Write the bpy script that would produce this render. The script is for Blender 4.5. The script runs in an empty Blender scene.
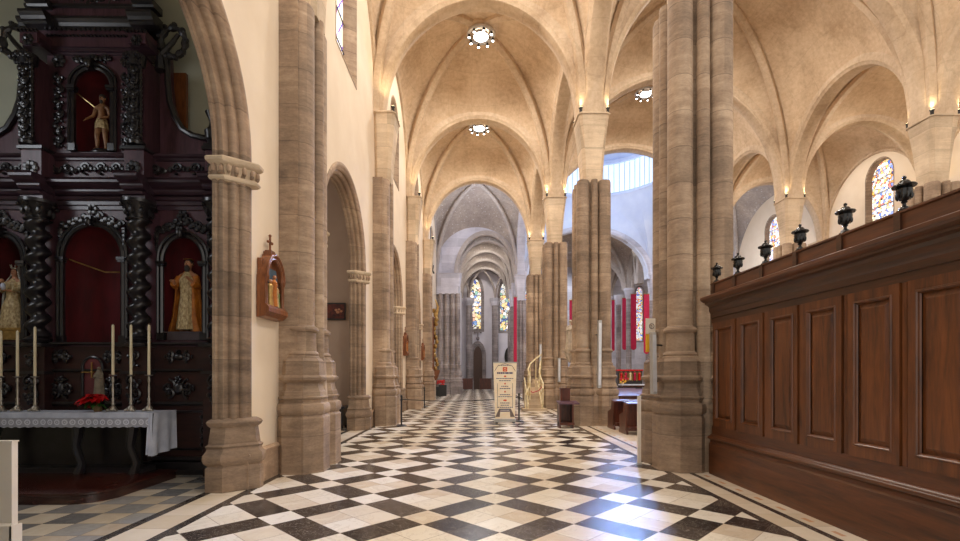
import bpy, math, random
from mathutils import Vector
PI = math.pi
random.seed(7)
sc = bpy.context.scene
COL = sc.collection
TH = 0.0105            # the camera looks a touch right of the aisle axis
H = 1.65
F, CX, CY = 480.0, 480.0, 374.5
CT, ST = math.cos(TH), math.sin(TH)

def P(px, py, Y):
    """measured point of the place: photograph direction px,py at aisle depth Y"""
    u, v = (px - CX) / F, (CY - py) / F
    t = Y / (CT - ST * u)
    return Vector((t * (ST + CT * u), Y, H + t * v))

# ------------------------------------------------------------------ mesh builder
ORG = {}
class MB:
    def __init__(s): s.v = []; s.f = []
    def add(s, vs, fs):
        n = len(s.v); s.v += [tuple(p) for p in vs]; s.f += [tuple(i + n for i in f) for f in fs]; return s
    def box(s, x0, x1, y0, y1, z0, z1):
        if x0 > x1: x0, x1 = x1, x0
        if y0 > y1: y0, y1 = y1, y0
        if z0 > z1: z0, z1 = z1, z0
        v = [(x, y, z) for z in (z0, z1) for y in (y0, y1) for x in (x0, x1)]
        return s.add(v, [(0, 2, 3, 1), (4, 5, 7, 6), (0, 1, 5, 4), (2, 6, 7, 3), (0, 4, 6, 2), (1, 3, 7, 5)])
    def rings(s, R, cap=True, closed=True):
        n = len(R[0]); b = len(s.v); fs = []
        for r in R: s.v += [tuple(p) for p in r]
        m = n if closed else n - 1
        for k in range(len(R) - 1):
            for i in range(m):
                j = (i + 1) % n
                s.f.append((b + k * n + i, b + k * n + j, b + (k + 1) * n + j, b + (k + 1) * n + i))
        if cap and closed:
            s.f.append(tuple(b + i for i in reversed(range(n))))
            s.f.append(tuple(b + (len(R) - 1) * n + i for i in range(n)))
        return s
    def lathe(s, cx, cy, prof, n=24, a0=0.0, sx=1, sy=1, cap=True):
        """prof: list of (z, r)"""
        return s.rings([[(cx + sx * r * math.cos(a0 + 2 * PI * i / n), cy + sy * r * math.sin(a0 + 2 * PI * i / n), z) for i in range(n)] for z, r in prof], cap)
    def stack(s, poly, prof, c=None):
        """poly plan outline, prof: list of (z, grow) with grow measured outward from the centroid side by side"""
        n = len(poly)
        if c is None: c = (sum(p[0] for p in poly) / n, sum(p[1] for p in poly) / n)
        out = []
        for z, g in prof:
            r = []
            for x, y in poly:
                dx, dy = x - c[0], y - c[1]; L = math.hypot(dx, dy) or 1
                r.append((x + dx / L * g, y + dy / L * g, z))
            out.append(r)
        return s.rings(out)
    def tube(s, pts, r, n=6, cap=True):
        pts = [Vector(p) for p in pts]
        rr = r if isinstance(r, (list, tuple)) else [r] * len(pts)
        R = []; up = None
        for i, p in enumerate(pts):
            t = (pts[min(i + 1, len(pts) - 1)] - pts[max(i - 1, 0)])
            if t.length < 1e-9: t = Vector((0, 0, 1))
            t.normalize()
            if up is None:
                up = Vector((0, 0, 1)) if abs(t.z) < .9 else Vector((1, 0, 0))
            a = t.cross(up)
            if a.length < 1e-6: a = t.cross(Vector((0, 1, 0)))
            a.normalize(); b = a.cross(t); up = b
            R.append([p + (a * math.cos(2 * PI * k / n) + b * math.sin(2 * PI * k / n)) * rr[i] for k in range(n)])
        return s.rings(R, cap)
    def ball(s, c, rx, ry=None, rz=None, n=10, m=6):
        ry = rx if ry is None else ry; rz = rx if rz is None else rz
        R = [[(c[0] + rx * math.sin(t) * math.cos(2 * PI * i / n), c[1] + ry * math.sin(t) * math.sin(2 * PI * i / n), c[2] - rz * math.cos(t)) for i in range(n)]
             for t in [PI * (k + .001) / (m + .002) if k else .02 for k in range(m)] + [PI - .02]]
        return s.rings(R)
    def sweep(s, path, prof, closed_prof=False):
        """path: (P, n, w); prof: (d, h) -> P + n d + w h"""
        R = [[Vector(p) + Vector(n) * d + Vector(w) * h for d, h in prof] for p, n, w in path]
        return s.rings(R, False, closed_prof)
    def extr_x(s, prof, x0, x1):
        """prof closed list of (y,z) extruded along X with caps"""
        return s.rings([[(x0, y, z) for y, z in prof], [(x1, y, z) for y, z in prof]])
    def extr_y(s, prof, y0, y1):
        return s.rings([[(x, y0, z) for x, z in prof], [(x, y1, z) for x, z in prof]])
    def grid(s, fn, nu, nv):
        b = len(s.v)
        for i in range(nu + 1):
            for j in range(nv + 1): s.v.append(tuple(fn(i / nu, j / nv)))
        for i in range(nu):
            for j in range(nv):
                a = b + i * (nv + 1) + j
                s.f.append((a, a + 1, a + nv + 2, a + nv + 1))
        return s
    def build(s, name, m, parent=None, ang=38, origin=None, two=None):
        me = bpy.data.meshes.new(name)
        if parent is not None: o0 = ORG[parent.name]
        elif origin is not None: o0 = Vector(origin)
        else:
            xs = [v[0] for v in s.v]; ys = [v[1] for v in s.v]; zs = [v[2] for v in s.v]
            o0 = Vector(((min(xs) + max(xs)) / 2, (min(ys) + max(ys)) / 2, min(zs)))
        me.from_pydata([(v[0] - o0.x, v[1] - o0.y, v[2] - o0.z) for v in s.v], [], s.f)
        me.validate(); me.update()
        if ang:
            me.polygons.foreach_set('use_smooth', [True] * len(me.polygons))
            me.set_sharp_from_angle(angle=math.radians(ang))
        me.materials.append(m)
        o = bpy.data.objects.new(name, me); COL.objects.link(o)
        if parent is not None: o.parent = parent
        else: o.location = o0
        ORG[o.name] = o0
        return o

def tag(o, label=None, cat=None, group=None, kind=None):
    if label: o['label'] = label
    if cat: o['category'] = cat
    if group: o['group'] = group
    if kind: o['kind'] = kind
    return o
def thing(name, loc, label, cat, group=None):
    o = bpy.data.objects.new(name, None); o.empty_display_size = .2
    o.location = loc; COL.objects.link(o); ORG[o.name] = Vector(loc)
    return tag(o, label, cat, group)
def struct(name, loc=(0, 0, 0)):
    o = bpy.data.objects.new(name, None); o.location = loc; COL.objects.link(o); ORG[o.name] = Vector(loc)
    o['kind'] = 'structure'; return o
def dup(root, loc, label=None, group=None, rz=None):
    r = root.copy(); COL.objects.link(r); r.location = loc; ORG[r.name] = Vector(loc)
    if rz is not None: r.rotation_euler = (0, 0, rz)
    if label: r['label'] = label
    if group: r['group'] = group
    def rec(a, b):
        for ch in list(a.children):
            c = ch.copy(); COL.objects.link(c); c.parent = b; rec(ch, c)
    rec(root, r)
    return r

# ------------------------------------------------------------------ node helpers
def srgb(r, g, b):
    f = lambda c: ((c / 255 + .055) / 1.055) ** 2.4 if c > 10 else c / 255 / 12.92
    return (f(r), f(g), f(b), 1)
class E:
    def __init__(s, nt, o): s.nt = nt; s.o = o
    def m(s, op, *a, clamp=False):
        n = s.nt.nodes.new('ShaderNodeMath'); n.operation = op; n.use_clamp = clamp
        for i, x in enumerate((s,) + a):
            if isinstance(x, E): s.nt.links.new(x.o, n.inputs[i])
            else: n.inputs[i].default_value = x
        return E(s.nt, n.outputs[0])
    def __add__(s, b): return s.m('ADD', b)
    def __sub__(s, b): return s.m('SUBTRACT', b)
    def __mul__(s, b): return s.m('MULTIPLY', b)
    def __truediv__(s, b): return s.m('DIVIDE', b)
    def lt(s, b): return s.m('LESS_THAN', b)
    def gt(s, b): return s.m('GREATER_THAN', b)
    def fl(s): return s.m('FLOOR')
    def fr(s): return s.m('FRACT')
    def ab(s): return s.m('ABSOLUTE')
    def mn(s, b): return s.m('MINIMUM', b)
    def mx(s, b): return s.m('MAXIMUM', b)
    def inv(s): return s.m('MULTIPLY', -1.0) + 1.0
def newmat(name):
    m = bpy.data.materials.new(name); m.use_nodes = True
    nt = m.node_tree; bs = nt.nodes['Principled BSDF']
    return m, nt, bs
def geo(nt, obj=False):
    if obj:
        n = nt.nodes.new('ShaderNodeTexCoord'); src = n.outputs['Object']
    else:
        n = nt.nodes.new('ShaderNodeNewGeometry'); src = n.outputs['Position']
    sp = nt.nodes.new('ShaderNodeSeparateXYZ'); nt.links.new(src, sp.inputs[0])
    return src, E(nt, sp.outputs[0]), E(nt, sp.outputs[1]), E(nt, sp.outputs[2])
def noise(nt, src, scale, vec=(1, 1, 1), detail=4, rough=.55, dist=0):
    mp = nt.nodes.new('ShaderNodeMapping'); mp.inputs['Scale'].default_value = vec
    nt.links.new(src, mp.inputs[0])
    n = nt.nodes.new('ShaderNodeTexNoise'); n.inputs['Scale'].default_value = scale
    n.inputs['Detail'].default_value = detail; n.inputs['Roughness'].default_value = rough
    n.inputs['Distortion'].default_value = dist
    nt.links.new(mp.outputs[0], n.inputs['Vector'])
    return E(nt, n.outputs['Fac'])
def ramp(nt, e, stops):
    r = nt.nodes.new('ShaderNodeValToRGB'); nt.links.new(e.o, r.inputs[0])
    el = r.color_ramp.elements
    while len(el) < len(stops): el.new(.5)
    for k, (p, c) in enumerate(stops): el[k].position = p; el[k].color = c
    return r.outputs[0]
def mixc(nt, fac, a, b):
    n = nt.nodes.new('ShaderNodeMix'); n.data_type = 'RGBA'
    if isinstance(fac, E): nt.links.new(fac.o, n.inputs[0])
    else: n.inputs[0].default_value = fac
    for sock, x in ((n.inputs[6], a), (n.inputs[7], b)):
        if isinstance(x, tuple): sock.default_value = x
        else: nt.links.new(x, sock)
    return n.outputs[2]
def bump(nt, bs, e, st=.2, dist=.02):
    b = nt.nodes.new('ShaderNodeBump'); b.inputs['Strength'].default_value = st; b.inputs['Distance'].default_value = dist
    nt.links.new(e.o, b.inputs['Height']); nt.links.new(b.outputs[0], bs.inputs['Normal'])
def comb(nt, x, y, z=0.0):
    c = nt.nodes.new('ShaderNodeCombineXYZ')
    for i, a in enumerate((x, y, z)):
        if isinstance(a, E): nt.links.new(a.o, c.inputs[i])
        else: c.inputs[i].default_value = a
    return c.outputs[0]
def white(nt, v):
    w = nt.nodes.new('ShaderNodeTexWhiteNoise'); w.noise_dimensions = '3D'; nt.links.new(v, w.inputs['Vector'])
    return E(nt, w.outputs['Value'])

def plain(name, c, rough=.6, c2=None, sc_=6, vec=(1, 1, 1), metal=0, st=.0, dist=.01, emit=None, es=0, obj=True, spec=None, detail=4):
    m, nt, bs = newmat(name)
    bs.inputs['Roughness'].default_value = rough; bs.inputs['Metallic'].default_value = metal
    src, X, Y, Z = geo(nt, obj)
    e = noise(nt, src, sc_, vec, detail)
    c2 = c2 or tuple(min(1, x * .72) for x in c[:3]) + (1,)
    nt.links.new(ramp(nt, e, [(.3, c2), (.7, c)]), bs.inputs['Base Color'])
    if st: bump(nt, bs, e, st, dist)
    if spec is not None: bs.inputs['Specular IOR Level'].default_value = spec
    if emit: bs.inputs['Emission Color'].default_value = emit; bs.inputs['Emission Strength'].default_value = es
    return m

def stone_mat(name, c1, c2, c3, course=.62, rough=.75, joint=.38, brick=None, stain=.5):
    m, nt, bs = newmat(name)
    src, X, Y, Z = geo(nt)
    big = noise(nt, src, 1.1, (1, 1, .5), 5, .6)
    fine = noise(nt, src, 14, (1, 1, 2.5), 6, .7)
    lay = noise(nt, src, 1.6, (.5, .5, 3), 4, .6, 1.2)
    e = (big * .5 + fine * .2 + lay * .3)
    col = ramp(nt, e, [(.36, c3), (.5, c2), (.62, c1)])
    zz = Z / course
    k = zz.fl()
    # each course has its own tone
    rnd = white(nt, comb(nt, (X * .7).fl(), (Y * .7).fl(), k))
    tone = rnd * .34 + .80
    sh = nt.nodes.new('ShaderNodeVectorMath'); sh.operation = 'SCALE'
    nt.links.new(col, sh.inputs[0]); nt.links.new(tone.o, sh.inputs['Scale'])
    fr = zz.fr(); jl = fr.mn(fr.inv()).lt(.008 / course * .62 + .004)
    out = mixc(nt, jl * joint, sh.outputs[0], tuple(x * .35 for x in c3[:3]) + (1,))
    nt.links.new(out, bs.inputs['Base Color'])
    bs.inputs['Roughness'].default_value = rough
    bump(nt, bs, fine * .6 + lay * .4 - jl * .5, .35, .015)
    return m

def vault_mat(name, c1, c2, c3, speck=0):
    m, nt, bs = newmat(name)
    src, X, Y, Z = geo(nt)
    big = noise(nt, src, .5, (1, 1, 1), 6, .6, .5)
    fine = noise(nt, src, 6, (1, 1, 1), 6, .7)
    e = big * .6 + fine * .4
    col = ramp(nt, e, [(.36, c3), (.5, c2), (.62, c1)])
    # thin curved plaster joints
    a = (Y * .9 + big * .25).fr(); b = (X * .9 + big * .25).fr(); z = (Z * 1.1 + big * .1).fr()
    j = a.lt(.018).mx(b.lt(.018)).mx(z.lt(.02))
    pat = noise(nt, src, 2.6, (1, 1, 1), 3, .6, 1.5)
    spot = noise(nt, src, 7, (1, 1, 1), 2, .5).gt(.66) * pat.gt(.52)
    out = mixc(nt, j * .16, col, tuple(x * .55 for x in c3[:3]) + (1,))
    out = mixc(nt, spot * (.9 if speck else .14), out, (.75, .75, .78, 1) if speck else tuple(x * .6 for x in c3[:3]) + (1,))
    nt.links.new(out, bs.inputs['Base Color'])
    bs.inputs['Roughness'].default_value = .85
    bump(nt, bs, fine, .1, .015)
    return m

def wood_mat(name, c1, c2, axis='z', rough=.3, scale=5, coat=.25, st=.06):
    m, nt, bs = newmat(name)
    src, X, Y, Z = geo(nt)
    v = {'z': (3, 3, .35), 'y': (3, .3, 3), 'x': (.3, 3, 3)}[axis]
    n1 = noise(nt, src, scale, v, 6, .65, .6)
    n2 = noise(nt, src, scale * 5, v, 4, .6)
    e = n1 * .75 + n2 * .25
    mid = tuple((a + b) / 2 for a, b in zip(c1, c2))
    nt.links.new(ramp(nt, e, [(.33, c2), (.5, mid), (.68, c1)]), bs.inputs['Base Color'])
    r = noise(nt, src, 1.5, (1, 1, 1), 3)
    rr = r * .25 + (rough - .1)
    nt.links.new(rr.o, bs.inputs['Roughness'])
    bs.inputs['Coat Weight'].default_value = coat; bs.inputs['Coat Roughness'].default_value = .25
    bump(nt, bs, e, st, .01)
    return m

def floor_mat():
    m, nt, bs = newmat('marble_floor')
    src, X, Y, Z = geo(nt)
    s = .3916; per = 3 * s; r2 = 1 / math.sqrt(2)
    d1 = (X - Y) * r2 + 4.140; d2 = (X + Y) * r2 - 4.507
    a = (d1 / per).fr() * 3.0; b = (d2 / per).fr() * 3.0     # wide 0..2, narrow 2..3 / narrow 0..1, wide 1..3
    wa = a.lt(2.0); wb = b.gt(1.0)
    blk = (wa - wb).ab()
    ta = (d1 / s).fr(); tb = (d2 / s).fr()
    g = ta.mn(ta.inv()).mn(tb.mn(tb.inv())).lt(.011)
    rid = white(nt, comb(nt, (d1 / s).fl(), (d2 / s).fl()))
    vein = noise(nt, src, 2.2, (1, 1, 1), 8, .62, 1.8)
    v2 = noise(nt, src, 9, (1, 1, 1), 5, .6, 1.0)
    # white marble
    wc = ramp(nt, rid * .55 + vein * .45, [(.2, srgb(216, 198, 174)), (.4, srgb(234, 224, 206)), (.75, srgb(243, 237, 226))])
    streak = ((vein - .5).ab()).lt(.012)
    wc = mixc(nt, streak * .25, wc, srgb(170, 150, 125))
    bc = ramp(nt, rid * .5 + vein * .5, [(.25, srgb(44, 40, 40)), (.5, srgb(60, 54, 52)), (.8, srgb(84, 75, 69))])  # black marble raised to brown-grey, imitating warm reflections in the colour
    bc = mixc(nt, ((v2 - .5).ab()).lt(.006) * .5, bc, srgb(190, 180, 165))
    main = mixc(nt, blk, wc, bc)
    main = mixc(nt, g * .55, main, srgb(120, 100, 82))
    # right hand border: black / white / black / white with small rosy insets, beyond it a pale nave floor
    ty = (Y / .47).fr(); tg = ty.lt(.02)
    rb = white(nt, comb(nt, (Y / .47).fl(), 3.0))
    bw = ramp(nt, rb * .6 + vein * .4, [(.2, srgb(214, 196, 170)), (.8, srgb(236, 224, 206))])
    bw = mixc(nt, tg * .5, bw, srgb(130, 110, 90))
    inset = (((Y / .47).fr() - .5).ab().lt(.17)) * ((X - 3.77).ab().lt(.028))
    bwr = mixc(nt, inset * .7, bw, srgb(205, 140, 90))
    st1 = (X - 3.26).ab().lt(.05); st2 = (X - 3.62).ab().lt(.045)
    right = mixc(nt, st1.mx(st2), bwr, bc)
    # nave beyond
    nx = (X / .45).fl(); ny = (Y / .45).fl()
    nch = ((nx + ny) * .5).fr().gt(.25)
    nave = mixc(nt, nch, bw, srgb(120, 112, 108))
    right = mixc(nt, X.gt(4.55), right, nave)
    # left border and chapel
    sl = (X + 3.21).ab().lt(.06).mx((X + 3.73).ab().lt(.06))
    left = mixc(nt, sl, bw, bc)
    q = .365
    cu = (X + .04) / q; cv = (Y - 6.15) / .40
    cid = white(nt, comb(nt, cu.fl(), cv.fl(), 5.0))
    cch = ((cu.fl() + cv.fl()) * .5).fr().gt(.25)
    cl = ramp(nt, cid * .4 + vein * .6, [(.2, srgb(178, 162, 140)), (.8, srgb(222, 214, 200))])
    cd = ramp(nt, cid * .5 + v2 * .5, [(.25, srgb(106, 106, 108)), (.8, srgb(160, 158, 156))])
    ch = mixc(nt, cch, cl, cd)
    cg = cu.fr().lt(.03).mx(cv.fr().lt(.03))
    ch = mixc(nt, cg * .5, ch, srgb(90, 76, 62))
    left = mixc(nt, X.lt(-3.79), left, ch)
    out = mixc(nt, X.gt(3.21), main, right)
    out = mixc(nt, X.lt(-3.15), out, left)
    nt.links.new(out, bs.inputs['Base Color'])
    rr = v2 * .12 + rid * .07 + .12
    nt.links.new(rr.o, bs.inputs['Roughness'])
    bs.inputs['Specular IOR Level'].default_value = .5
    bump(nt, bs, (g * -1.0) + vein * .1, .06, .004)
    return m

def glass_mat(name, kind, es):
    """stained glass lit by daylight from outside"""
    m, nt, bs = newmat(name)
    src, X, Y, Z = geo(nt)
    H_ = (X + Y)
    if kind == 'lozenge':
        u = (H_ * 1.0 + Z * .8) * 1.9; v = (H_ - Z * .8) * 1.9
        rid = white(nt, comb(nt, u.fl(), v.fl()))
        line = u.fr().lt(.10).mx(v.fr().lt(.10))
        col = ramp(nt, rid, [(.0, srgb(255, 255, 255)), (.5, srgb(250, 244, 225)), (.75, srgb(244, 214, 150)), (1, srgb(205, 225, 250))])
        col = mixc(nt, line, col, srgb(70, 84, 200))
        knot = (u.fr() - .05).ab().lt(.12) * (v.fr() - .05).ab().lt(.12)
        col = mixc(nt, knot, col, srgb(150, 60, 150))
    else:
        vo = nt.nodes.new('ShaderNodeTexVoronoi'); vo.inputs['Scale'].default_value = 3.2 if kind == 'pic' else 6
        nt.links.new(src, vo.inputs['Vector'])
        sepc = nt.nodes.new('ShaderNodeSeparateColor'); nt.links.new(vo.outputs['Color'], sepc.inputs[0])
        k = E(nt, sepc.outputs[0])
        if kind == 'pic':
            col = ramp(nt, k, [(0, srgb(70, 80, 160)), (.12, srgb(120, 150, 190)), (.26, srgb(236, 224, 190)), (.5, srgb(236, 200, 120)), (.66, srgb(120, 170, 160)), (.74, srgb(214, 150, 120)), (.84, srgb(245, 240, 230)), (1, srgb(245, 240, 235))])
        else:
            col = ramp(nt, k, [(0, srgb(60, 110, 210)), (.3, srgb(245, 248, 255)), (.6, srgb(250, 240, 210)), (.75, srgb(240, 190, 90)), (.88, srgb(220, 110, 110)), (1, srgb(255, 255, 255))])
        d = nt.nodes.new('ShaderNodeTexVoronoi'); d.feature = 'DISTANCE_TO_EDGE'; d.inputs['Scale'].default_value = vo.inputs['Scale'].default_value
        nt.links.new(src, d.inputs['Vector'])
        col = mixc(nt, E(nt, d.outputs['Distance']).lt(.05), col, (.02, .02, .02, 1))
    nt.links.new(col, bs.inputs['Base Color'])
    nt.links.new(col, bs.inputs['Emission Color']); bs.inputs['Emission Strength'].default_value = es
    bs.inputs['Roughness'].default_value = .2
    return m

M = {}
M['floor'] = floor_mat()
M['pier'] = stone_mat('brown_tuff', srgb(186, 163, 138), srgb(152, 129, 107), srgb(108, 90, 75))
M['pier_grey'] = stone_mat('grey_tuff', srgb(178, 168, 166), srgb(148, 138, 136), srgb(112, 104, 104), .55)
M['arch'] = stone_mat('arch_stone', srgb(200, 174, 146), srgb(168, 142, 118), srgb(132, 110, 92), .9, .75, .35)
M['cap'] = stone_mat('pale_cap_stone', srgb(226, 206, 178), srgb(206, 184, 156), srgb(178, 156, 130), .7, .8, .3)
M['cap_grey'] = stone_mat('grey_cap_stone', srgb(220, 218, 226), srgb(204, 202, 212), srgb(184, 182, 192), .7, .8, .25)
M['vault'] = vault_mat('vault_plaster', srgb(220, 196, 166), srgb(204, 177, 146), srgb(178, 150, 119))
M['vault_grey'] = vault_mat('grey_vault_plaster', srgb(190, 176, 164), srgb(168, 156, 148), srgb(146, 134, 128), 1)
M['rib'] = vault_mat('rib_plaster', srgb(214, 192, 165), srgb(198, 174, 146), srgb(174, 149, 122))
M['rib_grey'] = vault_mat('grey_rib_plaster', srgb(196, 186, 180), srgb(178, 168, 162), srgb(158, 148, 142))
M['wall'] = plain('cream_plaster', srgb(238, 222, 200), .85, srgb(230, 212, 188), 1.2, obj=False)
M['wall_lilac'] = plain('pale_plaster', srgb(226, 222, 228), .85, srgb(214, 210, 218), 1.2, obj=False)
M['wall_chapel'] = plain('chapel_plaster', srgb(208, 208, 188), .85, srgb(196, 196, 176), 1.2, obj=False)
M['wall_tan'] = plain('tan_chapel_plaster', srgb(186, 162, 144), .85, srgb(176, 152, 134), 1.2, obj=False)
M['blue_plaster'] = plain('dome_plaster', srgb(226, 232, 246), .85, srgb(208, 216, 236), .8, obj=False)
M['loz'] = glass_mat('lozenge_glass', 'lozenge', 1.0)
M['pic'] = glass_mat('picture_glass', 'pic', 1.1)
M['geo'] = glass_mat('geometric_glass', 'geo', .95)
M['drum'] = plain('drum_glazing', srgb(225, 236, 255), .4, srgb(205, 222, 250), 3, emit=(.72, .84, 1, 1), es=.72, obj=False)
M['screen_v'] = wood_mat('screen_wood_vertical', srgb(124, 72, 36), srgb(58, 31, 15), 'z', .34, 3)
M['screen_h'] = wood_mat('screen_wood_horizontal', srgb(112, 64, 33), srgb(54, 28, 14), 'y', .34, 3)
M['screen_dark'] = wood_mat('screen_wood_dark', srgb(84, 48, 24), srgb(42, 24, 13), 'y', .34, 5)
M['urn'] = plain('black_lacquer', (.008, .007, .008, 1), .22, (.004, .004, .004, 1))
M['ret'] = wood_mat('retable_wood', srgb(104, 68, 78), srgb(58, 34, 42), 'z', .4, 3, .15)
M['ret_h'] = wood_mat('retable_wood_horizontal', srgb(84, 60, 72), srgb(42, 28, 36), 'x', .3, 3, .3)
M['ret_dark'] = plain('retable_ebony', (.022, .018, .022, 1), .28, (.010, .008, .010, 1), 8, spec=.8)
M['ret_low'] = wood_mat('predella_wood', srgb(66, 36, 34), srgb(34, 18, 18), 'x', .35, 3, .2)
M['red_cloth'] = plain('red_niche_damask', (.13, .003, .007, 1), .8, (.055, .001, .003, 1), 5, (1, 1, .3), obj=False)
M['foot_wood'] = wood_mat('footpace_wood', srgb(72, 30, 22), srgb(32, 13, 10), 'x', .22, 4, .5)
M['gilt'] = plain('gilt', (.62, .40, .14, 1), .35, (.35, .20, .06, 1), 12, metal=.7)
M['brass'] = plain('brass', (.55, .42, .2, 1), .3, (.4, .28, .12, 1), 9, metal=.9)
M['silver'] = plain('tarnished_silver', (.62, .56, .48, 1), .35, (.40, .36, .30, 1), 15, metal=.85)
M['wax'] = plain('ivory_wax', srgb(246, 234, 202), .45, srgb(236, 220, 184), 4)
M['black'] = plain('matt_black', (.012, .012, .013, 1), .5, (.02, .02, .02, 1))
M['iron'] = plain('dark_iron', (.03, .03, .03, 1), .4, (.05, .045, .04, 1), metal=.6)
M['alu'] = plain('aluminium', (.50, .49, .47, 1), .42, (.42, .41, .39, 1), 3, (9, 9, .2), metal=.5)
M['white'] = plain('white_paint', srgb(236, 228, 214), .5, srgb(226, 216, 200), 3)
M['linen'] = plain('white_linen', srgb(216, 220, 234), .8, srgb(186, 192, 210), 7, st=.3)
M['skin'] = plain('painted_flesh', srgb(206, 150, 112), .45, srgb(176, 118, 84), 6)
M['skin_d'] = plain('painted_body', srgb(176, 128, 88), .4, srgb(112, 74, 46), 9)
M['hair'] = plain('dark_hair', (.05, .035, .025, 1), .6)
M['ochre'] = plain('ochre_cloak', srgb(206, 124, 34), .55, srgb(150, 80, 18), 9, st=.4)
M['brocade'] = plain('gold_brocade', srgb(226, 204, 156), .55, srgb(140, 106, 58), 32, (1, 1, .6), st=.5)
M['veil'] = plain('grey_lace_veil', srgb(196, 190, 176), .7, srgb(140, 134, 122), 40, st=.3)
M['red'] = plain('magenta_banner', srgb(196, 24, 74), .75, srgb(172, 16, 60), 4)
M['bract'] = plain('poinsettia_red', srgb(232, 14, 22), .5, srgb(160, 6, 12), 12)
M['leaf'] = plain('leaf_green', srgb(58, 104, 34), .5, srgb(28, 62, 16), 12)
M['pot'] = plain('brass_pot', srgb(130, 108, 70), .4, srgb(90, 70, 42), 8, metal=.4)
M['banner'] = plain('banner_vinyl', srgb(252, 240, 216), .5, srgb(244, 224, 190), 5)
M['navy'] = plain('navy_print', srgb(66, 62, 110), .5)
M['orange'] = plain('orange_print', srgb(226, 92, 44), .5)
M['taupe'] = plain('taupe_print', srgb(128, 112, 104), .5)
M['oak'] = wood_mat('station_oak', srgb(150, 88, 44), srgb(84, 44, 22), 'z', .4, 8)
M['blue_p'] = plain('painted_blue', srgb(90, 120, 140), .5, srgb(60, 84, 104))
M['green_p'] = plain('painted_green', srgb(90, 120, 70), .5)
M['pew'] = wood_mat('pew_wood', srgb(104, 50, 30), srgb(48, 22, 16), 'z', .3, 5)
M['pew_top'] = wood_mat('pew_top_purple_lit', srgb(112, 78, 92), srgb(70, 46, 60), 'x', .5, 5, .0)  # purple cast of stained-glass light put into the wood colour
M['lamp'] = plain('lit_lamp', (1, 1, 1, 1), .5, emit=(1, .97, .92, 1), es=9)
M['uplamp'] = plain('lit_uplight', (1, .9, .7, 1), .5, emit=(1, .82, .5, 1), es=6)
M['chrome'] = plain('pale_metal_ring', (.72, .72, .74, 1), .35, (.6, .6, .62, 1), metal=.6)
M['statue'] = plain('pale_statue_stone', srgb(222, 208, 186), .7, srgb(180, 164, 142), 8, st=.4)
M['paint'] = plain('dark_painting', srgb(120, 50, 36), .5, srgb(30, 20, 24), 9, (1, 1, 1), obj=True)
M['cream_rail'] = plain('gilded_cream', srgb(240, 230, 200), .35, srgb(204, 180, 120), 6)
M['yellow'] = plain('yellow_paper', srgb(240, 190, 50), .6)
M['rope'] = plain('black_rope', (.015, .014, .016, 1), .7)
# ------------------------------------------------------------------ architecture
YP = [1.3, 8.7, 16.1, 23.5, 30.9]     # pier lines
YX = 41.5                             # east side of the crossing
XL, XA, XN, XR = -3.3, 3.9, 15.5, 22.6
ZS = 10.2                             # springing
V = Vector

def panel(mb, conv, t0, t1, z0, z1, holes, thick, n=14):
    """wall slab with arched openings; conv(t, d, z) -> xyz ; holes: (tc, hw, zb, zspring, rise)"""
    def top(h, t):
        q = 1 - ((t - h[0]) / h[1]) ** 2
        return h[3] + h[4] * math.sqrt(max(0, q))
    ts = {t0, t1}
    for h in holes:
        for k in range(n + 1):
            ts.add(round(h[0] - h[1] * math.cos(PI * k / n), 5))
    ts = sorted(t for t in ts if t0 - 1e-6 <= t <= t1 + 1e-6)
    for a, b in zip(ts, ts[1:]):
        mid = (a + b) / 2
        hs = sorted([h for h in holes if abs(mid - h[0]) < h[1] and h[2] < z1], key=lambda h: h[2])
        lo = (z0, z0)
        segs = []
        for h in hs:
            segs.append((lo, (h[2], h[2]))); lo = (top(h, a), top(h, b))
        segs.append((lo, (z1, z1)))
        for (la, lb), (ha, hb) in segs:
            if ha - la < 1e-4 and hb - lb < 1e-4: continue
            for d in (0, thick):
                q = [conv(a, d, la), conv(b, d, lb), conv(b, d, hb), conv(a, d, ha)]
                mb.add(q if d == 0 else q[::-1], [(0, 1, 2, 3)])
    for h in holes:
        loop = [(h[0] - h[1], h[2])] + [(h[0] - h[1] * math.cos(PI * k / n), top(h, h[0] - h[1] * math.cos(PI * k / n))) for k in range(n + 1)] + [(h[0] + h[1], h[2])]
        if h[2] > z0: loop.append(loop[0])
        mb.rings([[conv(t, 0, z) for t, z in loop], [conv(t, thick, z) for t, z in loop]], False, False)
    # outer edges
    loop = [(t0, z0), (t0, z1), (t1, z1), (t1, z0)]
    mb.rings([[conv(t, 0, z) for t, z in loop], [conv(t, thick, z) for t, z in loop]], False, False)
    return mb

def arch_pts(c, A, B, zs, mk, n=32, legs=None, off=0):
    """half ellipse; mk(t, z) -> Vector; returns list of (pos, normal)"""
    out = []
    if legs is not None: out.append((mk(c + A, legs), mk(1, 0) - mk(0, 0)))
    for k in range(n + 1):
        a = PI * k / n
        nv = V((math.cos(a) / A, math.sin(a) / B)); nv.normalize()
        out.append((mk(c + A * math.cos(a), zs + B * math.sin(a)), mk(nv[0], nv[1]) - mk(0, 0)))
    if legs is not None: out.append((mk(c - A, legs), mk(-1, 0) - mk(0, 0)))
    return out

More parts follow.
